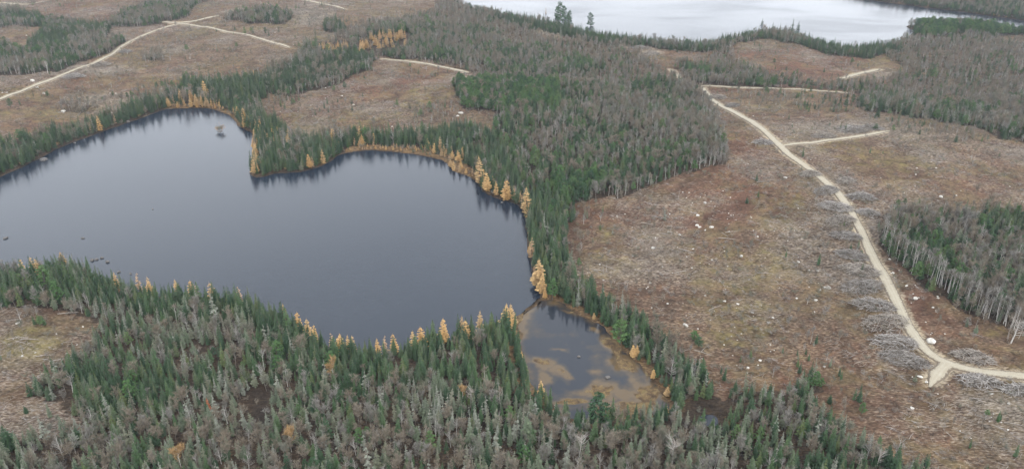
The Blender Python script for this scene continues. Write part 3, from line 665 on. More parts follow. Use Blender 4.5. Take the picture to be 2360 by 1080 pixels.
# denser small growth along clearcut strips, birches where a wood faces the road
edge = np.zeros(N, bool)
for dx, dy in ((0, -5), (-4, -3), (4, -3)):
    ze = zone_at(X+dx, Y+dy)[0]; edge |= (ze == CUT)
em = edge & np.isin(zn, (HH, HS, BR)); pr[em, 4] = .35
dens *= np.where(np.isin(zn, (CUT,)), 1+(fbm(X, Y, 30, 221, 2) > .62)*3, 1)
thin = (fbm(X, Y, 9, 231, 2) < .26) & (zn != CUT); dens[thin] *= .35
sel_ = (g.random(N) < dens) & (rdist > 1.8)
pr = pr/pr.sum(1)[:, None]; kind = (g.random(N)[:, None] > np.cumsum(pr, 1)).sum(1).clip(0, 5)
kind = np.where((sdd < 4.5) & (g.random(N) < .75) & (zn != HH), 0, kind)
X, Y, Z, zn, u, v, kind, size = (a[sel_] for a in (X, Y, Z, zn, u, v, kind, size))
N = len(X); dist = np.sqrt(X**2+Y**2+(CAM_Z-Z)**2)
scl = size*g.lognormal(0, .17, N)*(.82+.36*vnoise(X, Y, 30, 241)); scl = np.where(g.random(N) < .15, scl*.62, scl)
scl = np.clip(scl*.74, .2, 1.1)
var = g.integers(0, 1000, N); rotz = g.uniform(0, 6.28, N)

def where(u, v):
    """a place in words, by what stands there"""
    if v > 985:
        for lim, s in ((180, 'in the bottom left corner'), (420, 'along the bottom edge left of the dark forest gap'), (680, 'along the bottom edge below the dark forest gap'), (930, 'along the bottom edge left of centre'), (1180, 'along the bottom edge under the middle of the lake'),
                       (1400, 'along the bottom edge below the small pond'), (1620, 'along the bottom edge right of the pond'), (1850, 'along the bottom edge below the cutover slope'), (2100, 'at the right end of the front forest'), (9999, 'in the bottom right corner')):
            if u < lim: return s
    if v > 900:
        for lim, s in ((240, 'by the lower part of the left clearing'), (430, 'in the green stand right of the left clearing'), (640, 'beside the dark gap in the front forest'), (900, 'in the front forest right of the dark gap'), (1200, 'in the front forest left of the pond'),
                       (1560, 'on the near bank of the small pond'), (1720, 'around the little dark pool'), (9999, 'on the edge of the cutover right of the dark pool')):
            if u < lim: return s
    if v > 780:
        for lim, s in ((300, 'right of the left clearing'), (560, 'in the forest south of the large lake, left side'), (800, 'behind the dark gap in the front forest'), (1000, 'just behind the south shore larches'), (1240, 'on the wooded point left of the pond'),
                       (1700, 'on the right bank of the small pond'), (2000, 'out on the cutover slope left of the gravel road'), (9999, 'beside the gravel road junction')):
            if u < lim: return s
    if v > 600:
        for lim, s in ((260, 'on the wooded point at the lower left of the lake'), (700, 'along the south shore, left half'), (1200, 'along the south shore of the large lake'), (1420, 'between the lake corner and the cutover slope'), (2020, 'out on the cutover slope left of the gravel road'), (9999, 'in the wood right of the gravel road')):
            if u < lim: return s
    if v > 400:
        for lim, s in ((500, 'on the west shore at the left edge'), (1330, 'on the east shore of the large lake'), (2020, 'out on the cutover beside the winding road'), (9999, 'in the wood right of the gravel road')):
            if u < lim: return s
    if v > 230:
        for lim, s in ((380, 'along the north west shore'), (700, 'around the head of the northern bay'), (1100, 'behind the middle shore of the lake'), (1680, 'in the mixed wood behind the lake'), (9999, 'on the far cutover near the road fork')):
            if u < lim: return s
    for lim, s in ((400, 'in the far left woods by the upper road'), (860, 'in the woods north of the bay'), (1300, 'in the upper woods below the far lake'), (2000, 'near the shore of the far lake'), (9999, 'in the far right woods')):
        if u < lim: return s
def add_tree(kname, vi, x, y, z, s, rz, label, group, cat, parts=True, tilt=(0, 0), sxy=1.0):
    look, tm, cm, jm, h = KINDS[kname][vi]
    if parts:
        e = bpy.data.objects.new(kname, None); COL.objects.link(e); e.empty_display_size = .5
        for nm, mm in (('trunk', tm), ('crown', cm)):
            c = bpy.data.objects.new(nm, mm); COL.objects.link(c); c.parent = e
    else: e = bpy.data.objects.new(kname, jm); COL.objects.link(e)
    e.location = (x, y, z-.05); e.rotation_euler = (tilt[0], tilt[1], rz); e.scale = (s*sxy, s*sxy, s)
    return tag(e, label, cat, group)

# instancing of the countless rest
def instancer(name, meshes, P, S, Rt, idx, label, cat):
    pc = bpy.data.collections.new(name+'_kinds')
    for k, mm in enumerate(meshes): pc.objects.link(bpy.data.objects.new('%s_kind_%02d' % (name, k), mm))
    me = bpy.data.meshes.new(name); me.vertices.add(len(P)); me.vertices.foreach_set('co', np.asarray(P, np.float32).ravel())
    a = me.attributes.new('scl', 'FLOAT_VECTOR', 'POINT'); a.data.foreach_set('vector', np.asarray(S, np.float32).ravel())
    a = me.attributes.new('rot', 'FLOAT_VECTOR', 'POINT'); a.data.foreach_set('vector', np.asarray(Rt, np.float32).ravel())
    a = me.attributes.new('idx', 'INT', 'POINT'); a.data.foreach_set('value', np.asarray(idx, np.int32))
    o = link(name, me)
    ng = bpy.data.node_groups.new(name, 'GeometryNodeTree')
    ng.interface.new_socket('Geometry', in_out='INPUT', socket_type='NodeSocketGeometry'); ng.interface.new_socket('Geometry', in_out='OUTPUT', socket_type='NodeSocketGeometry')
    gi = ng.nodes.new('NodeGroupInput'); go = ng.nodes.new('NodeGroupOutput')
    ci = ng.nodes.new('GeometryNodeCollectionInfo'); ci.inputs['Collection'].default_value = pc
    ci.inputs['Separate Children'].default_value = True; ci.inputs['Reset Children'].default_value = True
    ip = ng.nodes.new('GeometryNodeInstanceOnPoints'); ip.inputs['Pick Instance'].default_value = True
    def na(nm, ty):
        q = ng.nodes.new('GeometryNodeInputNamedAttribute'); q.data_type = ty; q.inputs['Name'].default_value = nm; return q.outputs['Attribute']
    e2r = ng.nodes.new('FunctionNodeEulerToRotation'); ng.links.new(na('rot', 'FLOAT_VECTOR'), e2r.inputs[0])
    ng.links.new(gi.outputs[0], ip.inputs['Points']); ng.links.new(ci.outputs[0], ip.inputs['Instance'])
    ng.links.new(na('idx', 'INT'), ip.inputs['Instance Index']); ng.links.new(e2r.outputs[0], ip.inputs['Rotation']); ng.links.new(na('scl', 'FLOAT_VECTOR'), ip.inputs['Scale'])
    ng.links.new(ip.outputs[0], go.inputs[0])
    md = o.modifiers.new('scatter', 'NODES'); md.node_group = ng
    return tag(o, label, cat, kind='stuff')

GROUPN = {'spruce_tree': 'green spruces of the lake forest', 'fir_tree': 'grey lichen covered firs', 'bare_hardwood': 'leafless hardwoods', 'pine_tree': 'green pines', 'birch_tree': 'white stemmed birches', 'dead_snag': 'dead snags on the cutover'}
CATN = {'spruce_tree': 'spruce', 'fir_tree': 'fir', 'bare_hardwood': 'tree', 'pine_tree': 'pine', 'birch_tree': 'birch', 'dead_snag': 'dead tree'}
RESTL = {'spruce_tree': 'countless green spruces of the woods round the lake and beyond', 'fir_tree': 'countless grey lichen covered firs farther back in the woods', 'bare_hardwood': 'countless leafless hardwoods filling the farther woods',
         'pine_tree': 'remaining green pines of the far stands', 'birch_tree': 'remaining white stemmed birches along far wood edges', 'dead_snag': 'remaining dead snags scattered over far clearings'}
NOUN = {'spruce_tree': 'spruce', 'fir_tree': 'fir', 'bare_hardwood': 'hardwood', 'pine_tree': 'pine', 'birch_tree': 'birch', 'dead_snag': 'dead snag'}
LIMIT = {'spruce_tree': 290, 'fir_tree': 290, 'bare_hardwood': 290, 'pine_tree': 285, 'birch_tree': 290, 'dead_snag': 290}
inframe = (u > 0) & (u < PW) & (v > 10) & (v < PH+25)
for ki, kn in enumerate(KN):
    ids = np.where(kind == ki)[0]; nv = len(KINDS[kn])
    show = scl[ids]*1000/dist[ids]*inframe[ids]
    order = ids[np.argsort(-show)]; ind = [q for q in order[:LIMIT[kn]] if inframe[q]]; rest = np.setdiff1d(ids, ind)
    for q in ind:
        vi = int(var[q] % nv); look = KINDS[kn][vi][0]
        szw = 'tall' if scl[q] > .76 else ('small' if scl[q] < .5 else 'medium')
        add_tree(kn, vi, X[q], Y[q], Z[q], scl[q], rotz[q], '%s %s %s %s' % (szw, look, NOUN[kn], where(u[q], v[q])), GROUPN[kn], CATN[kn],
                 tilt=(0, 0) if kn in ('spruce_tree', 'pine_tree') else (rnd.uniform(-.06, .06), rnd.uniform(-.06, .06)), sxy=rnd.uniform(.95, 1.3)*(1.1 if kn in ('spruce_tree', 'fir_tree') else .88))
    if len(rest):
        s = scl[rest]; wj = g.uniform(.9, 1.3, len(rest))*(1.1 if kn in ('spruce_tree', 'fir_tree', 'pine_tree') else .88)
        instancer({'spruce_tree': 'spruce_forest', 'fir_tree': 'fir_forest', 'bare_hardwood': 'hardwood_forest', 'pine_tree': 'pine_stand', 'birch_tree': 'birch_stand', 'dead_snag': 'dead_snags'}[kn],
                  [k[3] for k in KINDS[kn]], np.stack([X[rest], Y[rest], Z[rest]-.05], 1), np.stack([s*wj, s*wj, s], 1),
                  np.stack([g.uniform(-.05, .05, len(rest)), g.uniform(-.05, .05, len(rest)), rotz[rest]], 1), var[rest] % nv, RESTL[kn], CATN[kn])
    print('KIND', kn, len(ind), len(rest))

# ------------------------------------------------------------------ golden larches and other trees one can point to
def hpx(x, y, z, px):
    d = math.sqrt(x*x+y*y+(CAM_Z-z)**2); return px*d/F/(math.hypot(x, y)/d)
def place(kname, vi, uu, vb, px, label, group=None, cat=None, tips=False, sxy=1.0, parts=True):
    if tips:     # only the tip shows above the wood: the foot stands one tree height lower
        vb = vb+px; px *= 1.12
    x, y, z = (float(q) for q in ground_pt(uu, vb))
    if shore_d(x, y) < .6:      # step back onto the bank
        for r in np.arange(.5, 22, .5):
            c = [(x+r*math.cos(a), y+r*math.sin(a)) for a in np.arange(0, 6.28, .5)]
            c = [q for q in c if float(shore_d(*q)) > .6]
            if c: x, y = c[0]; break
        z = float(height(x, y))
    h = hpx(x, y, z, px); s = h/KINDS[kname][vi][4]
    return add_tree(kname, vi, x, y, z, s, rnd.uniform(0, 6.28), label, group, cat or CATN.get(kname, 'larch'), parts=parts, sxy=sxy)
L = [ # u, v of the foot, height in the photo, variant, words
 (232,302,32,1,'slender golden larch standing alone on the north west shore'), (266,285,20,3,'faded thin larch right of the lone golden larch on the north west shore'), (212,306,22,3,'pale bare larch left of the lone golden larch on the north west shore'),
 (388,246,21,2,'bushy golden larch at the left end of the northern bay'), (440,216,22,1,'narrow golden larch standing behind the others at the northern bay'), (475,222,34,0,'tallest golden larch at the head of the northern bay'),
 (426,246,18,1,'first small golden larch from the left in the northern bay row'), (440,246,21,0,'second golden larch in the northern bay row'), (453,244,24,2,'broad golden larch in the middle of the northern bay row'), (465,243,21,0,'golden larch right of the broad one in the northern bay row'),
 (477,246,24,2,'bushy golden larch below the tallest one at the northern bay'), (488,246,18,1,'last golden larch at the right end of the northern bay row'),
 (539,263,16,1,'short golden larch where the bay shore turns south'), (548,270,24,0,'taller golden larch where the bay shore turns south'), (563,294,26,1,'golden larch lower in the pair on the east bay shore'), (563,280,30,0,'golden larch upper in the pair on the east bay shore'),
 (600,299,24,1,'golden larch alone among spruces north of the wooded spit'), (612,318,18,1,'small golden larch at the root of the wooded spit'), (629,314,18,0,'golden larch at the back of the wooded spit'), (640,312,15,1,'smaller golden larch at the back of the wooded spit'), (665,312,18,0,'golden larch at the clearing edge behind the spit'),
 (618,325,18,2,'bushy golden larch on the upper spit'), (602,330,20,0,'golden larch above the row on the spit west bank'), (595,340,22,2,'broad golden larch high on the spit west bank'), (603,345,16,3,'thin pale larch high on the spit west bank'),
 (590,362,27,0,'third lowest golden larch on the spit west bank'), (592,381,30,2,'second lowest golden larch on the spit west bank'), (587,400,33,0,'lowest golden larch near the tip of the spit'), (640,358,14,1,'small golden larch in the middle of the spit spruces'),
 (714,386,31,0,'left golden larch of the close pair on the spit south shore'), (721,385,25,3,'right paler larch of the close pair on the spit south shore'), (747,379,34,1,'golden larch alone on the spit south shore'), (768,329,33,0,'tall golden larch behind the spit east end'), (763,314,20,1,'golden larch just behind the tall one at the spit east end'),
 (777,350,19,0,'small golden larch at the start of the marshy shore'), (785,342,15,1,'tiny golden larch at the start of the marshy shore'), (830,325,35,1,'tall left golden larch behind the marshy shore'), (841,310,23,0,'golden larch right behind the tall one at the marshy shore'),
 (861,336,17,3,'faded larch on the marshy shore'), (885,347,11,0,'tiny golden larch by the water on the marshy shore'), (1015,348,34,1,'tallest golden larch at the right end of the marshy shore'), (1001,354,25,0,'golden larch left of the tallest one at the marshy shore'),
 (984,346,14,3,'faded small larch on the right marshy shore'), (1025,363,15,1,'little golden larch right of the marshy shore'), (1066,358,20,0,'golden larch farthest back on the north east bank'), (1056,372,27,2,'broad golden larch on the north east bank'),
 (1036,386,20,0,'golden larch at the water left of the north east bank'), (1046,394,25,1,'slender golden larch at the water on the north east bank'), (1060,397,21,1,'golden larch right end by the water on the north east bank'),
 (1104,424,64,1,'tallest narrow golden larch on the east shore'), (1123,440,44,0,'golden larch right of the tallest one on the east shore'), (1144,450,34,1,'third golden larch along the east shore'), (1165,462,47,0,'large fourth golden larch along the east shore'), (1184,462,34,3,'faded fifth larch along the east shore'),
 (1204,476,28,3,'thin orange larch near the corner of the east shore'), (1214,492,62,1,'tall orange larch at the corner of the east shore'), (1218,594,46,3,'pale thin larch on the straight east shore'), (1242,655,60,2,'very broad golden larch leaning over the lake corner'), (1250,672,42,2,'lower broad golden larch at the lake corner'), (1255,688,22,0,'small golden larch by the lake outlet'),
 (1459,822,28,0,'golden larch on the right bank of the pond'), (1467,818,24,2,'golden larch leaning beside the first on the pond right bank'), (1368,735,16,0,'tiny golden larch at the upper right of the pond'), (1500,872,22,0,'small golden larch farther down the pond right bank'), (1528,912,22,2,'bushy small larch at the lower right of the pond'), (1533,952,20,0,'short golden larch at the pond bottom corner'),
 (1283,916,40,1,'slim golden larch at the lower left of the pond'), (1221,832,18,0,'short golden larch on the left bank of the pond'), (591,196,14,1,'small larch in the woods north of the bay'), (586,176,16,1,'tiny far larch in the woods north of the bay'), (613,166,13,0,'tiny larch highest in the woods north of the bay'), (706,164,12,0,'tiny larch beside the upper clearing')]
for (a, b, h, vi, lab) in L: place('larch_tree', vi, a, b, h, lab, 'golden larches along the shores', 'larch', sxy=1.35)
for k in range(16):
    t = rnd.random(); a = 1032+t*178; b = 376+t*100+rnd.uniform(-14, 4)
    place('larch_tree', rnd.choice([0, 1, 3]), a, b, rnd.uniform(14, 26), 'smaller golden larch among the tall ones on the east shore', 'small larches on the east shore', 'larch', sxy=1.2)
for k in range(18):
    place('larch_tree', rnd.choice([0, 1, 2]), 600+rnd.uniform(-8, 66), 318+rnd.uniform(-10, 18), rnd.uniform(12, 20), 'small golden larch among spruces on the upper part of the spit', 'small larches on the spit', 'larch', sxy=1.4)
g4 = random.Random(44)
for (a0, b0, a1, b1, n, wh) in [(385,240,500,236,12,'around the head of the northern bay'), (540,258,596,310,10,'down the east side of the northern bay'), (580,330,596,400,12,'on the west bank of the spit'), (760,345,870,328,10,'at the left end of the marshy shore'), (960,338,1066,372,16,'at the right end of the marshy shore'), (1060,385,1212,478,14,'on the bank of the east shore'), (1205,490,1222,640,6,'on the straight east shore')]:
    for k in range(n):
        t = g4.random(); place('larch_tree', g4.choice([0, 1, 2, 3]), a0+(a1-a0)*t+g4.uniform(-5, 5), b0+(b1-b0)*t+g4.uniform(-7, 5), g4.uniform(13, 27), 'middling golden larch %s' % wh, 'middling larches along the far shores', 'larch', sxy=g4.uniform(1, 1.4))
T = [(15,588,3,'pale larch tip at the far left of the south shore'),(68,602,0,'golden larch left of the close pair on the lower left point'),(84,597,0,'golden larch right of its twin on the lower left point'),(95,604,1,'small golden larch top at the lower left point'),(171,568,2,'broad golden larch on the tip of the lower left point'),
 (280,632,1,'golden larch where the lower left point meets the south shore'),(325,637,3,'small faded larch top on the left south shore'),(391,631,2,'broad golden larch top left on the south shore'),(448,637,1,'left of three golden larch tops on the south shore'),(466,645,0,'middle of three golden larch tops on the south shore'),(478,656,3,'faint larch top between two golden ones on the south shore'),
 (494,657,0,'right of three golden larch tops on the south shore'),(564,661,3,'faded larch top alone on the south shore'),(677,703,1,'upper golden larch of the slanting group on the south shore'),(697,715,1,'small larch second in the slanting group'),(714,727,0,'golden larch third in the slanting group'),(728,736,2,'broad yellow larch fourth in the slanting group'),(740,750,0,'lowest yellow larch of the slanting group'),
 (770,773,3,'tiny larch top at the lowest dip of the south shore'),(803,771,2,'broad golden larch left of the trio at the lowest dip'),(817,779,0,'golden larch middle of the trio at the lowest dip'),(830,771,1,'slender larch right of the trio at the lowest dip'),(871,779,1,'yellow larch top right of the trio'),(892,777,3,'pale larch top left of a twin on the south shore'),(908,770,0,'golden larch right of its pale twin'),
 (948,755,2,'broad golden larch, left of the pair on the right south shore'),(968,758,0,'golden larch, right of the pair on the right south shore'),(1021,741,0,'golden larch alone on the right south shore'),(1058,724,2,'broad golden larch higher on the right south shore'),(1074,742,0,'lower golden larch in front of the broad one'),(1098,712,1,'golden larch standing highest on the right south shore'),
 (1149,699,2,'broad pale golden larch by the pond isthmus'),(1163,705,2,'second broad golden larch by the pond isthmus'),(1176,714,0,'golden larch last before the pond isthmus')]
for (a, b, vi, lab) in T: place('larch_tree', vi, a, b, rnd.uniform(32, 46) if a < 900 else rnd.uniform(40, 50), lab, 'golden larches along the shores', 'larch', tips=True, sxy=rnd.uniform(.95, 1.4))
for k in range(16): place('larch_tree', k % 2, 737+k*4.2+rnd.uniform(-2, 2), 112+rnd.uniform(-4, 10)+k*.0, rnd.uniform(15, 21), 'small golden larch in the left cluster of the distant larch grove', 'distant golden larches', 'larch', parts=False, sxy=1.3)
for k in range(44):
    t = k/43; place('larch_tree', k % 4 if k % 4 != 2 else 0, 828+t*108+rnd.uniform(-3, 3), 110-t*12+rnd.uniform(-16, 12), rnd.uniform(16, 23), 'small golden larch in the long right cluster of the distant larch grove', 'distant golden larches', 'larch', parts=False, sxy=1.3)
for k in range(46):   # knee-high to man-high larches on the marshy shore
    t = rnd.random(); a = 788+t*250; b = 349-14*math.sin(t*2.4)+t*16+rnd.uniform(-8, 3)
    place('larch_tree', rnd.choice([0, 3, 3]), a, b, rnd.uniform(6, 11), 'very small larch sapling on the marshy middle shore', 'larch saplings on the marshy shore', 'larch', parts=False, sxy=1.5)
for k in range(26):
    place('larch_tree', rnd.choice([0, 3]), rnd.uniform(385, 540), rnd.uniform(240, 254), rnd.uniform(8, 15), 'very small larch sapling at the northern bay', 'larch saplings at the bay', 'larch', parts=False, sxy=1.4)
for k in range(34):
    place('larch_tree', rnd.choice([0, 0, 3]), 582+rnd.uniform(-4, 12), rnd.uniform(312, 402), rnd.uniform(12, 24), 'little larch in the golden fringe on the west bank of the spit', 'larch saplings on the spit', 'larch', parts=False, sxy=1.4)
S = [('spruce_tree', 2, 566, 398, 46, 'tall green spruce standing in the water at the spit tip', 'spruce', 1.3), ('pine_tree', 2, 1270, 690, 46, 'big bright green pine at the lake outlet', 'pine', 1.0), ('pine_tree', 0, 1425, 795, 56, 'large round green pine on the right bank of the pond', 'pine', 1.25),
 ('pine_tree', 1, 1378, 978, 66, 'large dark round pine on the near bank of the pond', 'pine', 1.2), ('pine_tree', 0, 1600, 782, 20, 'low green pine bush, upper one out on the cutover slope', 'pine', 1.8), ('pine_tree', 1, 1610, 797, 20, 'low green pine bush, lower one out on the cutover slope', 'pine', 1.8),
 ('pine_tree', 1, 1325, 62, 52, 'tallest dark pine on the near shore of the far lake', 'pine', .9), ('pine_tree', 1, 1300, 50, 34, 'left dark pine of the group by the far lake', 'pine', .9), ('pine_tree', 1, 1284, 48, 30, 'leftmost small pine of the group by the far lake', 'pine', .9), ('pine_tree', 1, 1312, 54, 28, 'small pine left against the tallest one by the far lake', 'pine', .9),
 ('pine_tree', 1, 1345, 66, 34, 'pine right of the tallest one by the far lake', 'pine', 1.0), ('pine_tree', 1, 1360, 68, 36, 'rightmost pine of the group by the far lake', 'pine', 1.0), ('larch_tree', 3, 1258, 40, 22, 'lone yellowish larch on the ridge below the far lake', 'larch', 1.0),
 ('spruce_tree', 1, 730, 114, 44, 'tallest dark spruce beside the distant larch grove', 'spruce', 1.1), ('spruce_tree', 1, 708, 120, 36, 'dark spruce left of the tallest one by the larch grove', 'spruce', 1.1), ('spruce_tree', 1, 742, 120, 26, 'shorter spruce right of the tallest one by the larch grove', 'spruce', 1.2), ('pine_tree', 2, 1318, 368, 32, 'bright green pine alone in the mixed wood behind the lake', 'pine', .9),
 ('pine_tree', 1, 1128, 62, 26, 'dark pine on the upper ridge left of the far lake', 'pine', 1.0), ('spruce_tree', 1, 1825, 74, 30, 'tall spruce on the hump below the far lake', 'spruce', 1.1), ('spruce_tree', 0, 1838, 78, 26, 'second spruce on the hump below the far lake', 'spruce', 1.1), ('spruce_tree', 0, 1755, 66, 22, 'pointed spruce left on the hump by the far lake', 'spruce', 1),
 ('spruce_tree', 1, 2140, 182, 36, 'dark spruce standing in the far right hardwoods', 'spruce', 1.5), ('pine_tree', 0, 2150, 184, 24, 'round green pine beside the dark spruce in the far right', 'pine', 1.1), ('pine_tree', 1, 25, 248, 18, 'dark pine by the upper left road', 'pine', 1.2), ('pine_tree', 0, 431, 118, 14, 'small pine on the cutover below the road crossing', 'pine', 1.2),
 ('pine_tree', 0, 565, 82, 18, 'small pine beside the right arm of the road crossing', 'pine', .9), ('pine_tree', 0, 930, 140, 14, 'round pine beside the short pale road', 'pine', 1.2), ('pine_tree', 0, 770, 210, 13, 'left green bush of two on the middle clearing', 'pine', 1.2), ('pine_tree', 1, 795, 205, 16, 'right green bush of two on the middle clearing', 'pine', 1.2),
 ('pine_tree', 2, 990, 252, 18, 'upper green clump at the lower right of the middle clearing', 'pine', 1.6), ('pine_tree', 2, 970, 268, 16, 'lower green clump at the lower right of the middle clearing', 'pine', 1.6), ('pine_tree', 0, 915, 245, 14, 'green bush near the centre of the middle clearing', 'pine', 1.2),
 ('spruce_tree', 3, 482, 945, 24, 'x', 'fir', 1.3)]
for kn, vi, a, b, h, lab, cat, sx in S[:-1]: place(kn, vi, a, b, h, lab, None, cat, sxy=sx)
# odd coloured trees
pr_ = conifer(900, 6, 1.2, 12, .2, 9)
addkind('rusty_fir', 'rusty', pr_, 'bark', 'rust', 6); CATN['rusty_fir'] = 'fir'
place('rusty_fir', 0, 482, 948, 30, 'small rust red dying fir in the front forest')
addkind('golden_birch', 'gold', hardwood(901, 8, 2.0, 420, tw=.075), 'bark_white', 'twig_gold', 8); CATN['golden_birch'] = 'birch'
for a, b, h, lab in [(769,882,52,'orange leaved birch behind the south shore spruces'), (420,1085,52,'gold leaved birch on the bottom edge left'), (672,1040,50,'gold tinted birch at the bottom left of centre'), (1068,930,40,'dull gold birch in the front forest centre')]: place('golden_birch', 0, a, b, h, lab)
addkind('white_birch', 'pale', hardwood(902, 10, 3.2, 200, low=.3, wid=1.7, tw=.05, limbs=16), 'bark_white', 'dead_wood', 10); CATN['white_birch'] = 'birch'
for a, b, h, lab in [(1548,1075,58,'wide white branched birch right of the pond at the bottom'), (1335,1050,48,'white branched birch below the pond'), (2330,790,52,'white birch standing at the front corner of the right wood'), (110,168,22,'pale birch at the edge of the upper left woods'), (1085,935,40,'pale branched birch in the centre of the front forest'), (2020,1075,40,'white branched birch at the right end of the front forest')]: place('white_birch', 0, a, b, h, lab)
# birches facing the road in front of the right wood
for k in range(62):
    t = k/61; a = 2034+t*300+rnd.uniform(-4, 4); b = 556+t*190+rnd.uniform(-8, 10)+14*math.sin(t*3)
    word = ['upper end', 'upper half', 'middle', 'lower half', 'lower end'][min(4, int(t*5))]
    place('edge_birch', rnd.randrange(4), a, b+4, rnd.uniform(40, 56), 'white birch on the road side of the right wood, %s of the row' % word, 'birches lining the right wood', 'birch')
for k in range(5):
    place('dead_snag', 0, 2318+k*7+rnd.uniform(-3, 3), 782+rnd.uniform(-6, 6), rnd.uniform(30, 46), 'bleached leaning pole in the tangle at the corner of the right wood', 'leaning poles at the wood corner', 'dead tree')

# ------------------------------------------------------------------ boulders
def rock(seed):
    import bmesh
    bm = bmesh.new(); bmesh.ops.create_icosphere(bm, subdivisions=3, radius=1); g = random.Random(seed)
    pl = [(Vector((g.gauss(0,1), g.gauss(0,1), g.gauss(0,.8))).normalized(), g.uniform(.55, .85)) for _ in range(9)]
    for vt in bm.verts:
        for n, d in pl:
            e = vt.co.dot(n)-d
            if e > 0: vt.co -= n*e*.85
        vt.co += Vector((g.gauss(0,.015),)*3); vt.co.z *= .68
    me = bpy.data.meshes.new('boulder'); bm.to_mesh(me); bm.free(); me.materials.append(M['granite']); return me
ROCKS = [rock(k) for k in range(7)]
M['wet_rock'] = barkmat('lake_rock', (.05,.045,.042), (.20,.185,.17), 2)
WET = []
for q in ROCKS[:4]: q = q.copy(); q.materials[0] = M['wet_rock']; WET.append(q)
def boulder(a, b, px, label, group=None, wet_dark=False):
    if wet_dark: x, y = (float(q) for q in plane_pt(a, b)); z = 0
    else: x, y, z = (float(q) for q in ground_pt(a, b))
    d = math.sqrt(x*x+y*y+(CAM_Z-z)**2); r = px*d/F/2
    o = bpy.data.objects.new('boulder', rnd.choice(WET if wet_dark else ROCKS)); COL.objects.link(o)
    o.location = (x, y, z+r*.2); o.rotation_euler = (0, 0, rnd.uniform(0, 6.28)); o.scale = (r*rnd.uniform(.9, 1.2), r*rnd.uniform(.75, 1.05), r*rnd.uniform(.7, 1.0))
    tag(o, label, 'boulder', group)
for a, b, px, lab in [(1580,750,13,'white block shaped boulder alone on the lower cutover slope'),(1906,664,15,'flat white boulder left of the road half way down'),(1505,572,9,'pale boulder high on the cutover slope'),(2146,788,20,'large pale boulder just above the road junction'),(2110,688,12,'white boulder right of the road above the junction'),
 (1880,692,9,'pale boulder below the flat white one'),(1625,468,9,'upper white boulder in the small stone cluster'),(1608,497,9,'left white boulder in the small stone cluster'),(1606,520,9,'pale boulder under the small stone cluster'),(1640,524,10,'white boulder low in the small stone cluster'),(1612,524,8,'white stone beside the low one in the cluster'),
 (1062,262,14,'bright white boulder at the right end of the middle clearing'),(1055,268,9,'smaller boulder under the bright one at the middle clearing'),(1810,410,8,'pale round boulder left of the road bend'),(2102,940,9,'white boulder below the road junction'),(2325,930,8,'pale boulder at the right edge below the road'),(75,187,10,'pale boulder beside the upper left road'),(146,257,9,'white boulder on the upper left clearing'),(86,202,7,'small pale boulder below the upper left road'),
 (1900,845,8,'pale stone left of the road junction'),(2120,868,10,'stone at the lower spur of the junction'),(2135,880,8,'small stone under the lower spur'),(1840,604,8,'pale stone left of the long brush pile'),(1708,590,8,'pale stone in the middle of the cutover slope'),(249,250,7,'small white boulder on the far upper left clearing')]: boulder(a, b, px, lab)
for a, b, px, lab in [(101,369,13,'pale rock in the water near the west shore'),(13,549,9,'flat rock awash at the left edge of the lake'),(191,549,7,'small dark rock alone out in the lake'),(222,598,8,'left rock of the group off the lower left point'),(235,595,8,'upper rock of the group off the lower left point'),(212,600,10,'flat rock nearest the lower left point'),(248,604,9,'right rock of the group off the lower left point'),
 (274,627,8,'rock left of a pair near the south shore'),(301,631,7,'rock right of a pair near the south shore'),(352,482,5,'tiny rock in the middle of the lake'),(1157,467,7,'rock at the east shore waterline'),(1400,870,12,'small pale log covered rock in the pond'),(1334,822,9,'pale stone in the pond middle'),(295,281,8,'small rock at the north west waterline'),(172,330,6,'tiny rock at the west waterline')]: boulder(a, b, px, lab, wet_dark=True)
# islet with bushes
x, y = (float(q) for q in plane_pt(507, 303)); o = bpy.data.objects.new('islet', WET[2]); COL.objects.link(o); o.location = (x, y, 0); o.scale = (1.6, 1.1, .3)
tag(o, 'tiny rocky islet in the northern bay', 'islet')
for k in range(4):
    add_tree('shrub', [2, 3, 0, 2][k], x-.9+k*.6, y+rnd.uniform(-.6, .6), .1, rnd.uniform(.9, 1.4), k, 'low bush growing on the tiny islet', 'bushes on the islet', 'bush', parts=False)
# strewn small boulders
cnt = 0; g2 = random.Random(5)
AREAS = [(1330,1900,480,860,110,'on the wide cutover slope'), (1560,1700,440,540,16,'near the small stone cluster on the cutover'), (2040,2200,560,780,26,'right of the gravel road'), (1600,2340,220,470,36,'on the far cutover by the road fork'), (620,1060,190,300,24,'on the middle clearing'), (0,680,60,260,24,'on the upper left clearing'), (2100,2350,860,1040,22,'below the gravel road junction'), (0,200,720,1000,14,'in the left clearing')]
for (a0, a1, b0, b1, n, wh) in AREAS:
    k = 0; tries = 0
    while k < n and tries < 900:
        tries += 1
        a, b = g2.uniform(a0, a1), g2.uniform(b0, b1); x, y, z = ground_pt(a, b)
        zz = zone_at(np.array([x]), np.array([y]))[0][0]
        if zz != CUT or float(shore_d(x, y)) < 3 or float(gsample(RDG, x, y)) < .6: continue
        px = min(9, 2.6*math.exp(abs(g2.gauss(0, .45))))*(1 if b > 400 else .75)
        boulder(a, b, px, 'small pale boulder %s' % wh, 'pale boulders strewn over the clearings'); k += 1; cnt += 1
print('boulders', cnt)

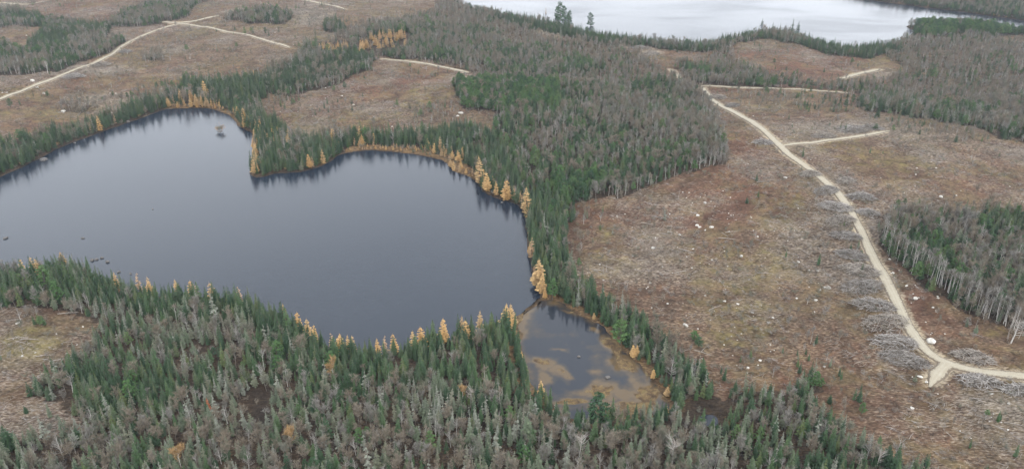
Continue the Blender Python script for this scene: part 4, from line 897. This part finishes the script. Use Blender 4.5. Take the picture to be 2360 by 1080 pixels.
# ------------------------------------------------------------------ logging slash
def slash_patch(seed, n, rad, L, al=.5, hump=0.0, thick=(.03, .06)):
    g = random.Random(seed); mb = MB()
    for k in range(n):
        a = g.gauss(0, al) if g.random() < .75 else g.uniform(0, 3.14)
        rr = rad*math.sqrt(g.random()); t = g.uniform(0, 6.28); cx, cy = math.cos(t)*rr, math.sin(t)*rr
        l = g.uniform(*L)/2; r = g.uniform(*thick); h = hump*(1-(rr/rad)**2)*g.uniform(.3, 1)+r
        tz = g.uniform(-.12, .12)*l+(g.uniform(-.4, .4)*l if hump else 0)
        bend = g.uniform(-.12, .12)*l
        mb.limb([(cx-math.cos(a)*l, cy-math.sin(a)*l, max(.0, h-tz)), (cx-math.sin(a)*bend, cy+math.cos(a)*bend, h+.04), (cx+math.cos(a)*l, cy+math.sin(a)*l, max(0, h+tz))], [r, r*.85, r*.3], 3)
    return mb
sp_m = [slash_patch(1000+k, 11+3*(k%3), 2.4, (.5, 3.0), .8, thick=(.02, .055)).mesh('slash', [M['slash_wood' if k % 3 else 'slash_pale']]) for k in range(6)]
X, Y, Z, zn, u, v, g = jitter_grid(3.3, seed=21)
dn = np.clip((fbm(X, Y, 26, 61, 3)-.36)*2.6, .06, .8)
for (a, b, r, rv, k) in [(1930,470,40,60,.3),(1990,640,40,90,.3),(2070,800,50,60,.3),(1960,300,110,18,.6),(250,160,120,25,.5),(700,240,90,30,.4),(2300,930,90,60,.4),(1860,600,60,260,.1)]:
    dn = dn+k*np.exp(-((u-a)/r)**2-((v-b)/rv)**2)
ok = (zn == CUT) & (g.random(len(X)) < dn) & (gsample(RDG, X, Y) > 1.6)
X, Y, Z = X[ok], Y[ok], Z[ok]; n = len(X); s = g.uniform(.6, 1.25, n)
ang = (fbm(X, Y, 45, 301, 2)-.5)*2.6+g.normal(0, .25, n)
instancer('logging_slash', sp_m, np.stack([X, Y, Z+.05], 1), np.stack([s, s, s], 1), np.stack([np.zeros(n), np.zeros(n), ang], 1), g.integers(0, 6, n), 'pale broken branches and poles littering the cutover ground', 'logging slash')
print('slash', n)
# low brush over the cutover, plus shore shrubs
X, Y, Z, zn, u, v, g = jitter_grid(2.8, seed=23)
nb = fbm(X, Y, 18, 311, 3); pd = sdf(X, Y, [POND]); sh = shore_d(X, Y)
ok = ((zn == CUT) & (g.random(len(X)) < np.clip((nb-.38)*2.4, .08, .9))) | ((zn != CUT) & (g.random(len(X)) < .25)) | ((sh < 3.5) & (g.random(len(X)) < .55)) | ((zn == SH) & (g.random(len(X)) < .6)) 
ok &= (gsample(RDG, X, Y) > .8)
X, Y, Z, zn, sh, pd = (q[ok] for q in (X, Y, Z, zn, sh, pd)); n = len(X)
idx = np.where((zn == SH) | (sh < 3.0), g.choice([2, 1, 3], n), g.choice([0, 1, 3, 0, 1], n)); s = g.uniform(.35, .85, n)*np.where(zn == CUT, .8, 1)
s = np.where(pd < 5, s*.7, s)
instancer('low_brush', [k[3] for k in KINDS['shrub']], np.stack([X, Y, Z-.05], 1), np.stack([s*1.2, s*1.2, s], 1), np.stack([np.zeros(n), np.zeros(n), g.uniform(0, 6.28, n)], 1), idx, 'low leafless brush and heath shrubs covering clearings and banks', 'brush')
print('brush', n)

# brush piles: windrows of grey slash beside the roads
def pile(seed, rx, ry, h, n, pale):
    g = random.Random(seed); mb = MB()
    for k in range(n):
        rr = math.sqrt(g.random()); t = g.uniform(0, 6.28); cx, cy = math.cos(t)*rr*rx, math.sin(t)*rr*ry
        a = g.gauss(0, .7) if g.random() < .7 else g.uniform(0, 3.14); l = g.uniform(.4, 1.7); r = g.uniform(.035, .085)
        zc = h*(1-rr*rr)*g.uniform(.15, 1)+r; tz = g.uniform(-.4, .4)*l
        mb.limb([(cx-math.cos(a)*l, cy-math.sin(a)*l, max(-.1, zc-tz)), (cx, cy, zc+.08*l), (cx+math.cos(a)*l, cy+math.sin(a)*l, max(-.1, zc+tz))], [r, r*.8, r*.3], 3, k % 3 == 0)
    return mb
PILES = [(1868,402,4,'small grey brush pile left of the upper road bend'),(1905,440,5,'grey brush pile left of the road, first of the long row'),(1925,478,6,'second brush pile of the long row left of the road'),(1938,510,6,'third brush pile of the long row left of the road'),(1950,545,5,'low brush pile between the upper and middle piles'),(1965,590,5,'brush pile left of the road at mid height'),
 (1985,625,6,'grey brush pile above the widest one'),(1990,662,7,'widest grey brush pile left of the road'),(2015,705,6,'brush pile just below the widest one'),(2040,745,7,'large tangled brush pile left of the lower road'),(2062,790,6,'brush pile second from the junction'),(2085,830,6,'brush pile nearest the junction on its left'),
 (1950,418,4,'dark brush pile right of the upper road'),(1985,455,5,'dark grey brush pile right of the road bend'),(2000,492,4,'small brush pile right of the road by the wood corner'),(2245,825,5,'bleached brush heap above the right road'),(2258,880,5,'round bleached brush heap below the right road'),(2350,900,4,'brush heap at the right edge under the road'),
 (1900,315,5,'low brush pile above the road fork arm'),(1965,300,7,'wide pale brush pile above the road fork arm'),(2010,296,5,'brush pile near the end of the fork arm'),(1655,226,5,'pale brush pile beside the top of the road'),(1690,245,4,'brush pile right of the upper road'),(1760,330,4,'brush pile left of the road fork'),
 (235,150,5,'brush pile beside the upper left road bend'),(170,178,6,'wide brush pile along the upper left road'),(290,120,4,'small brush pile right of the upper left road'),(1500,125,6,'pale slash pile on the far bare strip'),(1475,112,5,'upper pale slash pile on the far bare strip')]
for k, (a, b, r, lab) in enumerate(PILES):
    x, y, z = (float(q) for q in ground_pt(a, b))
    r *= 1.12
    pm = pile(2000+k, r, r*.55, .8+r*.27, int(90+r*60), k % 2).mesh('brush_pile', [M['slash_pale' if k % 3 else 'dead_wood'], M['bark']])
    o = link('brush_pile', pm, None, (x, y, z)); o.rotation_euler.z = rnd.uniform(-.5, .5); tag(o, lab, 'brush pile', 'brush piles beside the roads')
# long fallen logs
fl = MB(); fl.limb([(-3, 0, .12), (0, .2, .14), (3.2, 0, .10)], [.13, .11, .05], 6)
for q in range(5): fl.limb([(q*.6-.2, .1, .14), (q*.6+.5, .7*(-1)**q, .3)], [.04, .01], 3)
flm = fl.mesh('fallen_log', [M['dead_wood']]); g3 = random.Random(9)
for (a0, a1, b0, b1, n, wh) in [(1360,1880,500,840,34,'on the wide cutover slope'), (2050,2340,560,1030,26,'near the right road'), (0,200,720,990,12,'in the left clearing'), (640,1040,190,290,14,'on the middle clearing'), (1700,2330,230,460,24,'on the far cutover')]:
    k = 0
    while k < n:
        a, b = g3.uniform(a0, a1), g3.uniform(b0, b1); x, y, z = (float(q) for q in ground_pt(a, b))
        k += 1
        if zone_at(np.array([x]), np.array([y]))[0][0] != CUT or float(gsample(RDG, x, y)) < 3.5: continue
        o = bpy.data.objects.new('fallen_log', flm); COL.objects.link(o); o.location = (x, y, z+.1); o.rotation_euler.z = g3.gauss(0, .6); s = g3.uniform(.5, 1.0); o.scale = (s, s, s)
        tag(o, 'long pale fallen log lying %s' % wh, 'log', 'fallen logs on the clearings')

# ------------------------------------------------------------------ haze
import bmesh
bm = bmesh.new(); bmesh.ops.create_cube(bm, size=1); hm = bpy.data.meshes.new('haze'); bm.to_mesh(hm); bm.free()
hz_o = link('haze', hm, None, (0, 100, 72)); hz_o.scale = (12200, 12200, 154)
m = bpy.data.materials.new('haze'); m.use_nodes = True; n = m.node_tree; n.nodes.clear()
o_ = n.nodes.new('ShaderNodeOutputMaterial'); pv = n.nodes.new('ShaderNodeVolumePrincipled')
pv.inputs['Color'].default_value = (.82, .90, 1, 1); pv.inputs['Density'].default_value = .00010; pv.inputs['Anisotropy'].default_value = .2
n.links.new(pv.outputs[0], o_.inputs['Volume']); hm.materials.append(m)
tag(hz_o, 'thin bluish haze over the landscape', 'haze', kind='stuff')
